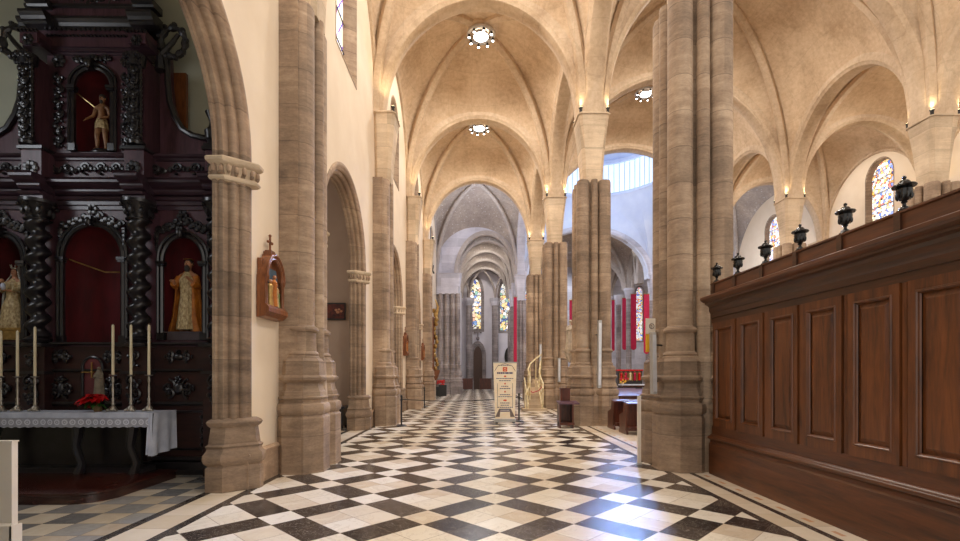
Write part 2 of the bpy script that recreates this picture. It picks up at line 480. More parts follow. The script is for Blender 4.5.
RIBP = [(.42, -.36), (.16, -.36), (.10, -.30), (.04, -.28), (0, -.20), (0, .20), (.04, .28), (.10, .30), (.16, .36), (.42, .36)]
def scaleprof(p, s): return [(d * s, h * s) for d, h in p]
def arch_x(parent, y, x0, x1, zcrown, m, s=1.0, zs=ZS, name='transverse_arch'):
    """arch spanning in X at aisle depth y"""
    mb = MB(); A = (x1 - x0) / 2; c = (x0 + x1) / 2
    mk = lambda t, z: V((t, y, z))
    mb.sweep([(p, n, V((0, 1, 0))) for p, n in arch_pts(c, A, zcrown - zs, zs, mk)], scaleprof(RIBP, s))
    return mb.build(name, m, parent)
def arch_y(parent, x, y0, y1, zcrown, m, s=1.0, zs=ZS, name='arcade_arch'):
    mb = MB(); A = (y1 - y0) / 2; c = (y0 + y1) / 2
    mk = lambda t, z: V((x, t, z))
    mb.sweep([(p, n, V((1, 0, 0))) for p, n in arch_pts(c, A, zcrown - zs, zs, mk)], scaleprof(RIBP, s))
    return mb.build(name, m, parent)

def vault_bay(parent, x0, x1, y0, y1, zx, zy, zc, mw, mr, zs=ZS, ribr=.16, wall_rib=None):
    """ribbed bay. zx: crown height on the X-spanning edges (y0,y1); zy: on the Y-spanning edges; zc: centre"""
    cx, cy, hx, hy = (x0 + x1) / 2, (y0 + y1) / 2, (x1 - x0) / 2, (y1 - y0) / 2
    diag = lambda u: zs + (zc - zs) * math.sqrt(max(0, 1 - u * u))
    mb = MB(); n, m = 18, 22
    for side in range(4):
        ze = zx if side % 2 == 0 else zy
        sg = 1 if side < 2 else -1
        def fn(i, j, side=side, ze=ze, sg=sg):
            u = math.sin(i * PI / 2); s = math.sin((j * 2 - 1) * PI / 2)
            zr = ze + (zc - ze) * (1 - u * u) ** .8
            z = diag(u) + (zr - diag(u)) * math.sqrt(max(0, 1 - s * s))
            if side % 2 == 0: return (cx + hx * u * s, cy + sg * hy * u, z)
            return (cx + sg * hx * u, cy + hy * u * s, z)
        mb.grid(fn, n, m)
    mb.build('vault_web', mw, parent)
    # diagonal ribs with chamfered section
    for q in (1, -1):
        path = []
        L = math.hypot(hx, hy); dx, dy = hx / L, q * hy / L
        for k in range(41):
            a = PI * k / 40; u = -math.cos(a)
            nv = V((-math.cos(a) / L, math.sin(a) / (zc - zs))); nv.normalize()
            path.append((V((cx + hx * u, cy + q * hy * u, zs + (zc - zs) * math.sin(a) - .02)), V((dx * nv[0], dy * nv[0], nv[1])), V((-dy, dx, 0))))
        r = ribr
        MB().sweep(path, [(.06, -r), (-.10, -r), (-.17, -r * .45), (-.2, 0), (-.17, r * .45), (-.10, r), (.06, r)]).build('diagonal_rib', mr, parent)
    MB().lathe(cx, cy, [(zc + .05, .5), (zc - .12, .52), (zc - .2, .44), (zc - .2, .3), (zc + .05, .28)], 24, cap=False).build('boss_ring', mr, parent)
    # slim wall arches against the outer edges
    for x in (wall_rib or []):
        arch_y(parent, x, y0, y1, zy - .1, mr, .3, zs, 'wall_arch')

def vault_root(x, y): return struct('ceiling', (x, y, ZS))

# --- floor
fl = MB().box(-10.5, 24.5, -3, 58, -.2, 0).build('floor', M['floor'], ang=0); fl['kind'] = 'structure'

# --- left aisle wall with archways and clerestory windows
ARCH_C = [(YP[k] + YP[k + 1]) / 2 for k in range(4)]
WA, WB = 1.75, 1.80          # inner opening half width and rise
holes = [(c, WA + .26, 0, 4.8, WB + .26) for c in ARCH_C] + [(c, .95, 9.62, 12.0, .95) for c in ARCH_C]
wl = panel(MB(), lambda t, d, z: (XL - d, t, z), 1.0, 31.3, 0, 15.4, holes, .42).build('wall_left', M['wall'], ang=0); wl['kind'] = 'structure'
holes = [((31.3 + YX) / 2 + .4, .95, 9.62, 12.0, .95)]
w2 = panel(MB(), lambda t, d, z: (XL - d, t, z), 31.3, YX + .6, 0, 15.8, holes, .42).build('wall_left_transept', M['wall'], ang=0); w2['kind'] = 'structure'

def window_unit(num, conv, tc, hw, zb, zs, rise, gm, depth=.32, fr=.16, fm=None, sill=0.0, inset=0.0):
    """conv(t, d, z): d into the wall; stone surround, glass, lead bars"""
    r = struct('window_%d' % num, conv(tc, depth, zb))
    hi = hw - inset; loop = [(tc - hi, zb + sill)] + [(tc - hi * math.cos(PI * k / 20), zs + (rise - inset) * math.sin(PI * k / 20)) for k in range(21)] + [(tc + hi, zb + sill)]
    g = MB(); cen = conv(tc, depth, zs)
    pts = [conv(t, depth, z) for t, z in loop]
    g.v = [tuple(p) for p in pts] + [tuple(cen)]
    g.f = [(i, i + 1, len(pts)) for i in range(len(pts) - 1)] + [(len(pts) - 1, 0, len(pts))]
    g.build('stained_glass', gm, r, ang=0)
    s = MB()
    inner = loop + [loop[0]]
    loop = [(tc - hw, zb)] + [(tc - hw * math.cos(PI * k / 20), zs + rise * math.sin(PI * k / 20)) for k in range(21)] + [(tc + hw, zb)]
    ins = [(t0, z0) for t0, z0 in loop] + [loop[0]]
    gz = zb + sill
    def off(o, d):
        out = []
        for i, (t, z) in enumerate(ins):
            if z <= zb + 1e-6: q = (t + (o if t > tc else -o), z - o)
            else:
                a = math.atan2((z - zs) / rise, (t - tc) / hw); q = (t + o * math.cos(a), z + o * math.sin(a))
            out.append(conv(q[0], d, q[1]))
        return out
    s.rings([[conv(t, depth + .01, z) for t, z in inner], [conv(t, depth - .05, z) for t, z in inner], off(.0, .0), off(.02, -.015), off(fr, -.015), off(fr, 0)], False, False)
    s.build('stone_surround', fm or M['arch'], r)
    b = MB()
    for z in [zb + (zs - zb) * k / 3 for k in (1, 2, 3)]:
        a = conv(tc - hw, depth - .03, z); c = conv(tc + hw, depth - .03, z)
        b.tube([a, c], .018, 4)
    b.build('saddle_bar', M['iron'], r)
    return r
WN = [0]
def wnum(): WN[0] += 1; return WN[0]
for c in ARCH_C + [(31.3 + YX) / 2 + .4]:
    window_unit(wnum(), lambda t, d, z: V((XL - d, t, z)), c, .95, 9.62, 12.0, .95, M['loz'], .32, .05, M['pier'], .55, .16)

# --- stone archways in the left wall
def plan_arch(c, s, far):
    pts = [(.38, -3.18), (.26, -3.18), (.0, -3.50), (.0, -3.72), (.38, -3.72)]
    return [(x, c + s * (WA + d)) for d, x in (pts if s > 0 else pts[::-1])]
AW = [(.46, -3.86), (.06, -3.86), (0, -3.82), (0, -3.76), (.035, -3.735), (.035, -3.71), (.01, -3.66), (.015, -3.61), (.06, -3.585), (.10, -3.58), (.115, -3.56),
      (.09, -3.50), (.095, -3.44), (.14, -3.40), (.19, -3.40), (.215, -3.385), (.20, -3.34), (.22, -3.29), (.27, -3.265), (.31, -3.26), (.33, -3.235), (.42, -3.235), (.46, -3.25), (.46, -3.31)]
AW = [(d * .75, -3.70 + (x + 3.86) * .68) for d, x in AW]
arch_labels = ['tall round stone archway nearest the viewer, framing the dark altarpiece',
               'second round stone archway of the left wall, opening on a tan chapel with a painting',
               'third stone archway of the left wall, a thin sliver past the second engaged pier',
               'fourth and farthest stone archway along the left wall before the crossing']
for k, c in enumerate(ARCH_C):
    t = thing('stone_archway', (XL, c, 0), arch_labels[k], 'archway', 'round archways of the left wall')
    mk = lambda tt, z: V((0, tt, z))
    path = [(p, n, V((1, 0, 0))) for p, n in arch_pts(c, WA, WB, 4.8, mk, 36)]
    MB().sweep(path, AW).build('arch_moulding', M['arch'], t, 50)
    for s in (1, -1):
        path = [(V((0, c + s * WA, z)), V((0, s, 0)), V((1, 0, 0))) for z in [0.9 + .62 * i for i in range(6)] + [4.42, 4.8]]
        MB().sweep(path, AW).build('jamb', M['pier'], t, 50)
        pl = plan_arch(c, s, 1)
        MB().stack(pl, [(0, .05), (.33, .05), (.36, .02), (.37, .03), (.40, .07), (.46, .09), (.52, .08), (.57, .04), (.60, .03), (.64, .05), (.67, .01), (.9, -.02), (.93, .02), (.97, .04), (1.0, .02), (1.03, -.04)]).build('jamb_base', M['pier'], t, 32)
        MB().stack(pl, [(4.37, -.04), (4.39, .0), (4.42, .015), (4.45, .0), (4.46, -.04), (4.60, -.02), (4.62, .02), (4.65, .05), (4.69, .055), (4.71, .03), (4.72, -.05)]).build('capital', M['cap'], t, 32)
        if k < 2:
            lf = MB()
            for (xa, ya), (xb, yb) in zip(pl, pl[1:]):
                n = max(1, int(math.hypot(xb - xa, yb - ya) / .085))
                for i in range(n):
                    f = (i + .5) / n; x, y = xa + (xb - xa) * f, ya + (yb - ya) * f
                    lf.ball((x, y, 4.53 + .015 * (i % 2)), .030, .030, .07, 7, 5)
                    lf.ball((x * 1.003, y, 4.58 if i % 2 else 4.49), .028, .028, .03, 6, 4)
            lf.build('carved_leaves', M['arch'], t)

# --- skirting of the left wall
for i, (a, b) in enumerate([(6.9 + 7.4 * k, 8.1 + 7.4 * k) for k in range(4)] + [(1.9 + 7.4 * k, 2.9 + 7.4 * k) for k in range(4)]):
    b_ = MB().extr_y([(XL - .02, 0), (XL + .05, 0), (XL + .05, .46), (XL + .08, .47), (XL + .08, .50), (XL + .04, .53), (XL - .02, .53)], a, b).build('baseboard_left', M['arch'], ang=0)
    b_['kind'] = 'structure'

# --- piers
BASE8 = [(0, .44), (.03, .435), (.03, .43), (.92, .43), (.955, .405), (.965, .395)]
TORUS = [(.965, .40), (.99, .425), (1.04, .44), (1.10, .44), (1.15, .425), (1.17, .395), (1.175, .375), (1.22, .375), (1.235, .40), (1.27, .405), (1.285, .375), (1.36, .365), (1.365, .355),
         (1.42, .335), (1.50, .325), (1.53, .35), (1.555, .385), (1.60, .39), (1.625, .365), (1.64, .35), (1.88, .34), (1.93, .30)]
ROUND = [(1.93, .30), (1.955, .295), (1.97, .275), (2.0, .285), (2.03, .27), (2.05, .245), (2.37, .235), (2.385, .265), (2.42, .28), (2.46, .27), (2.475, .235), (2.5, .214)]
A8 = PI / 8; K8 = 1 / math.cos(PI / 8)
def oct_(prof): return [(z, r * K8) for z, r in prof]
def cap_block(parent, x0b, x1b, y0b, y1b, x0t, x1t, y0t, y1t, m, zb=8.0, zt=ZS):
    def ring(x0, x1, y0, y1, z, c=.1):
        return [(x0 + c, y0, z), (x1 - c, y0, z), (x1, y0 + c, z), (x1, y1 - c, z), (x1 - c, y1, z), (x0 + c, y1, z), (x0, y1 - c, z), (x0, y0 + c, z)]
    R = []
    for k in range(9):
        f = k / 8; g = f ** 1.6
        R.append(ring(*[a + (b - a) * g for a, b in ((x0b, x0t), (x1b, x1t), (y0b, y0t), (y1b, y1t))], zb + (zt - .05 - zb) * f))
    R.append(ring(x0t - .03, x1t + .03, y0t - .03, y1t + .03, zt - .04)); R.append(ring(x0t - .03, x1t + .03, y0t - .03, y1t + .03, zt))
    MB().rings(R).build('capital_block', m, parent, 30)
def uplights(parent, pts):
    for x, y in pts:
        o = MB().lathe(x, y, [(ZS, .05), (ZS + .13, .05), (ZS + .16, .075), (ZS + .17, .07)], 10).build('uplight', M['iron'], parent)
        MB().lathe(x, y, [(ZS + .172, .06), (ZS + .18, .06)], 10).build('lit_lens', M['uplamp'], o)
def upspot(x, y, e=60, aim=(0, 0, 1)):
    l = bpy.data.lights.new('uplight_glow', 'SPOT'); l.energy = e; l.color = (1, .78, .45); l.spot_size = 2.2; l.spot_blend = .8; l.shadow_soft_size = .08
    o = bpy.data.objects.new('uplight_glow', l); o.location = (x, y, ZS + .25)
    o.rotation_euler = V(aim).to_track_quat('-Z', 'Y').to_euler(); COL.objects.link(o)

def pier(x, y, label, m=None, mc=None, lights=True, ztop=8.0, group='free-standing clustered piers', e=60):
    m = m or M['pier']; mc = mc or M['cap']
    t = thing('stone_pier', (x, y, 0), label, 'pier', group)
    MB().box(x - .38, x + .38, y - .38, y + .38, 0, ztop - .02).build('pier_core', m, t, 0)
    for sx in (-1, 1):
        for sy in (-1, 1):
            a, b = x + sx * .35, y + sy * .35
            MB().lathe(a, b, oct_(BASE8), 8, A8).build('plinth', m, t, 30)
            MB().lathe(a, b, oct_(TORUS), 8, A8).lathe(a, b, ROUND, 24).build('base_moulding', m, t, 30)
            MB().lathe(a, b, [(2.49, .214), (ztop - .06, .21), (ztop, .19)], 28).build('shaft', m, t)
    for dx, dy in ((0, -.47), (0, .47), (-.47, 0), (.47, 0)):
        MB().lathe(x + dx, y + dy, oct_([(0, .20), (.96, .20), (1.0, .17), (1.9, .13), (1.95, .12)]), 8, A8).lathe(x + dx, y + dy, [(1.9, .115), (ztop, .105)], 16).build('colonnette', m, t)
    cap_block(t, x - .33, x + .33, y - .33, y + .33, x - .5, x + .5, y - .5, y + .5, mc, ztop - .05)
    if lights:
        uplights(t, [(x + a * .44, y + b * .44) for a in (-1, 1) for b in (-1, 1)])
        for a, b in ((-1, -1), (1, -1), (-1, 1), (1, 1)):
            upspot(x + a * .47, y + b * .47, e * .5, (a * .12, b * .12, 1))
    return t
pier(3.96, 8.76, 'nearest free-standing clustered stone pier at the far end of the wooden screen', ztop=8.35)
pier(XA, YP[2], 'second free-standing brown pier, with a slim loudspeaker and a dark prayer desk')
pier(XA, YP[3], 'third free-standing brown pier beside the small gilded staircase')
pier(XA, YP[4], 'fourth free-standing pier, just behind the one by the gilded staircase')
pier(XA, YP[0], 'free-standing clustered stone pier at the near end of the wooden screen')
pier(XN, YP[1], 'far-side nave pier nearest the viewer, above the wooden screen at the right edge', group='piers across the nave')
pier(XN, YP[2], 'brown far-side nave pier above the screen right of the coloured window', group='piers across the nave')
pier(XN, YP[3], 'brown far-side nave pier above the screen left of the coloured window', group='piers across the nave')
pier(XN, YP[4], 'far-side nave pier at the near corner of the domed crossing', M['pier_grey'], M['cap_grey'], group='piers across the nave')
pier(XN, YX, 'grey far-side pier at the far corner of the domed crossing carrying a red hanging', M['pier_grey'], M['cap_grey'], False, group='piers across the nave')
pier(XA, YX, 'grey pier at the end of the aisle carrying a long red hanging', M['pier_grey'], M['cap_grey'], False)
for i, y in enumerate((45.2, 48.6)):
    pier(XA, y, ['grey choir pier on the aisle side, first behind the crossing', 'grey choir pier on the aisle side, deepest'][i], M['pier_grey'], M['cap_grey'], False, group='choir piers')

def wall_pier(y, label, x=-3.0, sx=1, wallx=XL, m=None, mc=None, e=60, lights=True, group='piers engaged in the cream aisle wall'):
    m = m or M['pier']; mc = mc or M['cap']
    t = thing('engaged_pier', (x, y, 0), label, 'pier', group)
    MB().box(wallx, x + sx * .02, y - .60, y + .60, 0, 8.02).build('pilaster', m, t, 0)
    for sy in (-1, 1):
        b = y + sy * .35
        MB().lathe(x, b, oct_(BASE8), 8, A8).build('plinth', m, t, 30)
        MB().lathe(x, b, oct_(TORUS), 8, A8).lathe(x, b, ROUND, 24).build('base_moulding', m, t, 30)
        MB().lathe(x, b, [(2.49, .214), (7.94, .21), (8.0, .19)], 28).build('shaft', m, t)
    xx = x + sx * .16
    MB().lathe(xx, y, oct_([(0, .2), (.96, .2), (1.0, .17), (1.9, .13), (1.95, .12)]), 8, A8).lathe(xx, y, [(1.9, .115), (8.0, .105)], 16).build('colonnette', m, t)
    a, b = sorted((wallx, x + sx * .22)); c, d = sorted((wallx, x + sx * .40))
    cap_block(t, a, b, y - .33, y + .33, c, d, y - .5, y + .5, mc, 7.95)
    if lights:
        uplights(t, [(x + sx * .33, y - .44), (x + sx * .33, y + .44)])
        for s in (-1, 1): upspot(x + sx * .36, y + s * .47, e, (sx * .1, s * .12, 1))
    return t
for k, lb in enumerate(['engaged pier nearest the viewer on the near side of the chapel archway', 'large engaged stone pier just right of the carved wooden station plaque',
                        'second engaged stone pier along the left wall beside the rope barrier post', 'third engaged stone pier along the left wall', 'fourth engaged pier along the left wall before the transept']):
    wall_pier(YP[k], lb)
for k in (1, 2, 3, 4):
    wall_pier(YP[k], ['', 'engaged pier of the far outer aisle nearest the viewer', 'engaged pier of the far outer aisle right of the coloured window', 'engaged pier of the far outer aisle left of the coloured window', 'engaged pier of the far outer aisle at the transept'][k],
              22.3, -1, XR, lights=(k < 4), group='piers engaged in the far outer wall')

# large grey crossing pier closing the aisle on the left
t = thing('crossing_pier', (-2.25, YX, 0), 'broad grey clustered pier narrowing the aisle end, left of the coloured choir windows', 'pier')
xs = [-2.9, -2.38, -1.86, -1.45]
MB().box(-3.3, -1.45, YX - .75, YX + .6, 0, 8.6).build('pier_core', M['pier_grey'], t, 0)
for x in xs:
    MB().lathe(x, YX - .8, oct_(BASE8), 8, A8).build('plinth', M['pier_grey'], t, 30)
    MB().lathe(x, YX - .8, oct_(TORUS), 8, A8).lathe(x, YX - .8, ROUND, 20).build('base_moulding', M['pier_grey'], t, 30)
    MB().lathe(x, YX - .8, [(2.49, .214), (8.5, .21)], 24).build('shaft', M['pier_grey'], t)
cap_block(t, -3.3, -1.35, YX - .95, YX + .6, -3.3, -1.15, YX - 1.05, YX + .6, M['cap_grey'], 8.45)

# --- vaults
MV, MR, MG, MRG = M['vault'], M['rib'], M['vault_grey'], M['rib_grey']
for k in range(4):
    y0, y1 = YP[k] + .3, YP[k + 1] - .3
    ym = (y0 + y1) / 2
    r = vault_root(0.3, ym); vault_bay(r, XL, XA - .3, y0, y1, 14.2, 14.2, 16.0, MV, MR, wall_rib=[XL])
    arch_y(r, XA, YP[k] + .52, YP[k + 1] - .52, 14.0, MR)
    r = vault_root(9.7, ym); vault_bay(r, XA + .3, XN - .3, y0, y1, 16.3, 14.2, 18.0, MV, MR)
    arch_y(r, XN, YP[k] + .52, YP[k + 1] - .52, 14.0, MR)
    r = vault_root(18.8, ym); vault_bay(r, XN + .3, XR, y0, y1, 14.2, 14.2, 16.0, MV, MR, wall_rib=[XR])
for k in range(5):
    y = YP[k]; r = vault_root(0.3, y)
    arch_x(r, y, XL + .30, XA - .52, 14.0, MR)
    arch_x(r, y, XA + .52, XN - .52, 16.1, MR)
    arch_x(r, y, XN + .52, XR - .30, 14.0, MR)
# transept bays and crossing
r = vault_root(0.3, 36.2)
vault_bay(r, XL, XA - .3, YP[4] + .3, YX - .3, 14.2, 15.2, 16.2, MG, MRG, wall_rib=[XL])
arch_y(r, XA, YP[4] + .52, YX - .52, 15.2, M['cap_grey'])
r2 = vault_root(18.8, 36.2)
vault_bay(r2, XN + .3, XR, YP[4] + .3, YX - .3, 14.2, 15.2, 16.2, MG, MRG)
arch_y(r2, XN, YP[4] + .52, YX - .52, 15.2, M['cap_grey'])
# walls with the choir arches
wp = panel(MB(), lambda t, d, z: (t, YX - .35 + d, z), XL, XA + .2, 9.9, 16.3, [(.95, 2.42, 9.9, ZS, 3.45)], .7).build('wall_aisle_end', M['cap_grey'], ang=0); wp['kind'] = 'structure'
arch_x(r, YX - .1, -1.42, 3.32, 13.6, M['rib_grey'], .9)
wp = panel(MB(), lambda t, d, z: (t, YX - .35 + d, z), XA + .2, XN - .2, 9.9, 17.0, [(9.7, 5.1, 9.9, ZS, 3.9)], .7).build('wall_crossing_end', M['blue_plaster'], ang=0); wp['kind'] = 'structure'
arch_x(r, YX - .1, XA + .6, XN - .6, 14.0, M['cap_grey'], 1.0)
wp = panel(MB(), lambda t, d, z: (t, YX - .35 + d, z), XN + .5, XR, 0, 16.3, [(18.8, 2.4, 0, ZS, 3.2)], .7).build('wall_transept_end', M['cap_grey'], ang=0); wp['kind'] = 'structure'
# crossing: pendentives, glazed drum, dome
dr = struct('ceiling', (9.7, 36.2, 16.9))
CXc, CYc, RD = 9.7, 36.2, 5.1
def pend(i, j):
    a = 2 * PI * i
    ca, sa = math.cos(a), math.sin(a)
    hx, hy = 5.5, 5.0
    s = min(hx / abs(ca) if abs(ca) > 1e-6 else 1e9, hy / abs(sa) if abs(sa) > 1e-6 else 1e9)
    bx, by = ca * s, sa * s
    if abs(abs(bx) - hx) < 1e-4: q = by / hy; zc = 15.2
    else: q = bx / hx; zc = 16.1
    z0 = ZS + (zc - ZS) * math.sqrt(max(0, 1 - q * q))
    f = j
    x = bx + (ca * RD - bx) * f; y = by + (sa * RD - by) * f
    z = z0 + (16.95 - z0) * (f ** .8)
    return (CXc + x, CYc + y, z)
MB().grid(pend, 128, 10).build('pendentives', M['blue_plaster'], dr)
MB().lathe(CXc, CYc, [(16.9, RD), (16.85, RD - .18), (17.05, RD - .2), (17.15, RD - .05), (17.2, RD + .05)], 72, cap=False).build('ring_cornice', M['blue_plaster'], dr)
MB().lathe(CXc, CYc, [(17.2, RD + .05), (19.6, RD + .05)], 72, cap=False).build('glazed_drum', M['drum'], dr)
b = MB()
for k in range(72):
    a = 2 * PI * k / 72
    b.box(CXc + RD * math.cos(a) - .03, CXc + RD * math.cos(a) + .03, CYc + RD * math.sin(a) - .03, CYc + RD * math.sin(a) + .03, 17.2, 19.6)
b.build('glazing_bars', M['blue_plaster'], dr, 0)
MB().lathe(CXc, CYc, [(19.6, RD + .1), (19.55, RD - .3), (19.8, RD - .35), (19.95, RD - .1)] + [(19.95 + 3.4 * math.sin(PI / 2 * k / 10), (RD - .1) * math.cos(PI / 2 * k / 10) + .01) for k in range(1, 11)], 72, cap=False).build('dome', M['blue_plaster'], dr)

# --- choir aisle
for i, (a, b_) in enumerate([(41.85, 45.05), (45.35, 48.45), (48.75, 52.2)]):
    r = vault_root(1.0, (a + b_) / 2); vault_bay(r, -1.45, 3.5, a, b_, 13.3, 13.0, 14.6, MG, MRG, zs=10.0, ribr=.12, wall_rib=[-1.45, 3.5])
    arch_x(r, a - .15, -1.35, 3.45, 13.1, MRG, .5, 10.0)
arch_x(r, 52.3, -1.35, 3.45, 13.1, MRG, .5, 10.0)
w = panel(MB(), lambda t, d, z: (-1.45 - d, t, z), YX + .35, 54.3, 0, 15, [], .5).build('wall_choir_left', M['wall_lilac'], ang=0); w['kind'] = 'structure'
# window and door positions on the far wall
wa = (P(475.5, 300, 54).x, .62); wb_ = (P(506, 300, 54).x, .66)
w = panel(MB(), lambda t, d, z: (t, 54 + d, z), -1.5, XA + 1.8, 0, 15,
          [(wa[0], wa[1], 6.8, 10.6, 1.8), (wb_[0], wb_[1], 6.6, 10.6, 1.5)], .5).build('wall_choir_end', M['wall_lilac'], ang=0); w['kind'] = 'structure'
cv = lambda t, d, z: V((t, 54 + d, z))
window_unit(wnum(), cv, wa[0], wa[1], 6.8, 10.6, 1.8, M['pic'], .3, .35, M['pier_grey'])
window_unit(wnum(), cv, wb_[0], wb_[1], 6.6, 10.6, 1.5, M['pic'], .3, .3, M['pier_grey'])
MB().add([(-1.6, 52.2, 10), (5, 52.2, 10), (5, 54.1, 10), (-1.6, 54.1, 10)], []) 
rr = vault_root(1.2, 53.3)
MB().grid(lambda i, j: (-1.5 + 5.2 * i, 52.3 + 1.8 * j, 10 + 3.3 * math.sqrt(max(0, 1 - (2 * i - 1) ** 2)) + .0), 24, 3).build('vault_web', MG, rr)
for px in (495.2, 469.3):
    x = P(px, 300, 53.3).x
    t = thing('choir_wall_shaft', (x, 53.4, 0), 'slim grey wall shaft between the two coloured choir windows' if px > 480 else 'slim grey wall shaft left of the pointed choir door', 'pier')
    MB().lathe(x, 53.4, oct_([(0, .5), (.9, .5), (1, .42), (1.2, .42), (1.3, .36), (9.3, .36)]), 8, A8).build('shaft', M['pier_grey'], t, 30)
    MB().lathe(x, 53.4, oct_([(9.3, .36), (9.5, .42), (10, .6), (10.1, .62)]), 8, A8).build('capital', M['cap_grey'], t, 30)
    for q in (-1, 1):
        pts = [(x + q * 1.9 * (1 - math.cos(a)), 53.4 - 1.2 * (1 - math.cos(a)), 10 + 3.2 * math.sin(a)) for a in [PI / 2 * i / 10 for i in range(11)]]
        MB().tube(pts, .12, 6).build('springing_rib', MRG, t)
# pointed door with finial cross
dx = P(477.8, 360, 53.9).x
t = struct('door_1', (dx, 53.95, 0))
def ogive(hw, z0, zs, zt, n=10):
    L = [(-hw, z0)] + [(-hw + hw * (1 - math.cos(PI / 2 * k / n)) * 1.0, zs + (zt - zs) * math.sin(PI / 2 * k / n)) for k in range(n + 1)]
    return L + [(-a, b) for a, b in reversed(L[:-1])]
o = ogive(.58, 0, 3.6, 4.9)
MB().rings([[(dx + a, 53.98, z) for a, z in o], [(dx + a, 53.86, z) for a, z in o]]).build('door_leaf', M['screen_dark'], t, 0)
for off_, dd in ((.0, .12), (.14, .22), (.26, .12)):
    o1 = ogive(.58 + off_, 0, 3.6, 4.9 + off_ * 1.6)
    MB().tube([(dx + a, 53.95 - dd, z) for a, z in o1], .10, 6).build('door_surround', M['pier_grey'], t)
MB().tube([(dx, 53.8, 5.2), (dx, 53.8, 6.9)], .07, 6).tube([(dx - .32, 53.8, 6.4), (dx + .32, 53.8, 6.4)], .07, 6).ball((dx, 53.8, 5.7), .2).ball((dx, 53.8, 6.9), .14).ball((dx - .34, 53.8, 6.4), .12).ball((dx + .34, 53.8, 6.4), .12).build('finial_cross', M['pier_grey'], t)

# --- choir (nave beyond the crossing)
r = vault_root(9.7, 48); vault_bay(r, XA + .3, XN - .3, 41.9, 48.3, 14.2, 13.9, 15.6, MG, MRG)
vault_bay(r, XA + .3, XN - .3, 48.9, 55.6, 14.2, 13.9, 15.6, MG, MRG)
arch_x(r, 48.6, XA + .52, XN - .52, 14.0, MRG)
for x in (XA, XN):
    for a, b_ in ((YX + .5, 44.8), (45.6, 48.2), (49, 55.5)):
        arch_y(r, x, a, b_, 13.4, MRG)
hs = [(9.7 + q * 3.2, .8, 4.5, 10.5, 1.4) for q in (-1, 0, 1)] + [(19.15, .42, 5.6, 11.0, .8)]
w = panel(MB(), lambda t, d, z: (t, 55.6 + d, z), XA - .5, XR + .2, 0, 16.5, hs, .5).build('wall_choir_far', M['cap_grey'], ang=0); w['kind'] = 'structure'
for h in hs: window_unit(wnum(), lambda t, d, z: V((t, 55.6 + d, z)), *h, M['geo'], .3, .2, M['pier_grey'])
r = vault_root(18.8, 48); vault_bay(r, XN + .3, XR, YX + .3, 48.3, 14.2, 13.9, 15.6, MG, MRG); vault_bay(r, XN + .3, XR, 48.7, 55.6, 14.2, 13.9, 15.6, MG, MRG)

# --- far outer wall
hs = []
ws = [(12.4, .9), (19.6, .9), (26.6, .9), (36.2, .95), (45.0, .9), (51.5, .9)]
for c, hw in ws: hs.append((c, hw, 10.35, 12.7, 1.0))
w = panel(MB(), lambda t, d, z: (XR + d, t, z), 1.0, 56, 0, 15.6, hs, .5).build('wall_right', M['wall'], ang=0); w['kind'] = 'structure'
for c, hw in ws: window_unit(wnum(), lambda t, d, z: V((XR + d, t, z)), c, hw, 10.35, 12.7, 1.0, M['geo'], .3, .06, M['pier'], .1, .08)

# --- chapels behind the left wall
for k, c in enumerate(ARCH_C):
    yb = YP[k + 1] - .12; ya = YP[k] + .12
    mm = M['wall_chapel'] if k == 0 else M['wall_tan']
    q = MB().box(-9.6, -3.86, yb, yb + .2, 0, 11); q.box(-9.8, -9.6, ya, yb + .2, 0, 11)
    if k == 0: q.box(-9.6, -3.86, ya - .2, ya, 0, 11)
    w = q.build('wall_chapel', mm, ang=0); w['kind'] = 'structure'
    cvt = struct('ceiling', (-6.7, c, 8.6))
    vault_bay(cvt, -9.6, -3.86, ya, yb, 10.4, 10.4, 10.9, mm, MR, zs=8.2)
for c in ARCH_C[:2]:
    window_unit(wnum(), lambda t, d, z: V((-9.6 - d, t, z)), c - .4, .9, 3.6, 6.2, .9, M['loz'], -.02, .16)  # unseen windows, added to brighten the first two chapels
# choir dais / crossing platform
dz = MB().box(5.2, 13.9, 31.8, 40.4, 0, .17).box(5.6, 13.5, 32.2, 40.4, .17, .34).build('trim_1', M['cap'], ang=0); dz['kind'] = 'structure'
M['dull'] = plain('dull_ivory', srgb(150, 138, 118), .6, srgb(110, 98, 82), 12)
# ------------------------------------------------------------------ altarpiece (retable) in the left chapel
YF = 8.1                                   # front plane of the panels
rt = thing('altarpiece', (P(94, 400, YF).x, 8.3, 0), 'tall dark carved altarpiece with red niches and twisted columns behind the altar', 'altarpiece')
RX = lambda px, y=YF: P(px, 300, y).x
RZ = lambda py, y=YF, px=94: P(px, py, y).z
XC = RX(94)
def mir(x): return 2 * XC - x
cvx = lambda t, d, z: (t, YF + d, z)
X0, X1 = RX(-32), RX(222)
# main storey panel with three niches
zb, zt = RZ(347), RZ(196)
nm = (XC, (RX(125) - RX(64)) / 2, RZ(343), RZ(258), RZ(225) - RZ(258))
rc = (RX(162) + RX(206)) / 2
nr = (rc, (RX(205) - RX(163)) / 2, RZ(340), RZ(262), RZ(236) - RZ(262))
nl = (mir(rc), nr[1], nr[2], nr[3], nr[4])
panel(MB(), cvx, X0, X1, zb, zt, [nl, nm, nr], .04).build('main_storey_panel', M['ret'], rt, 0)
# upper storey panel
u0, u1 = RX(47), RX(138)
nu_ = (XC, (RX(113) - RX(74)) / 2, RZ(152), RZ(88), RZ(69) - RZ(88))
panel(MB(), cvx, u0, u1, RZ(154), RZ(50), [nu_], .04).build('upper_storey_panel', M['ret'], rt, 0)
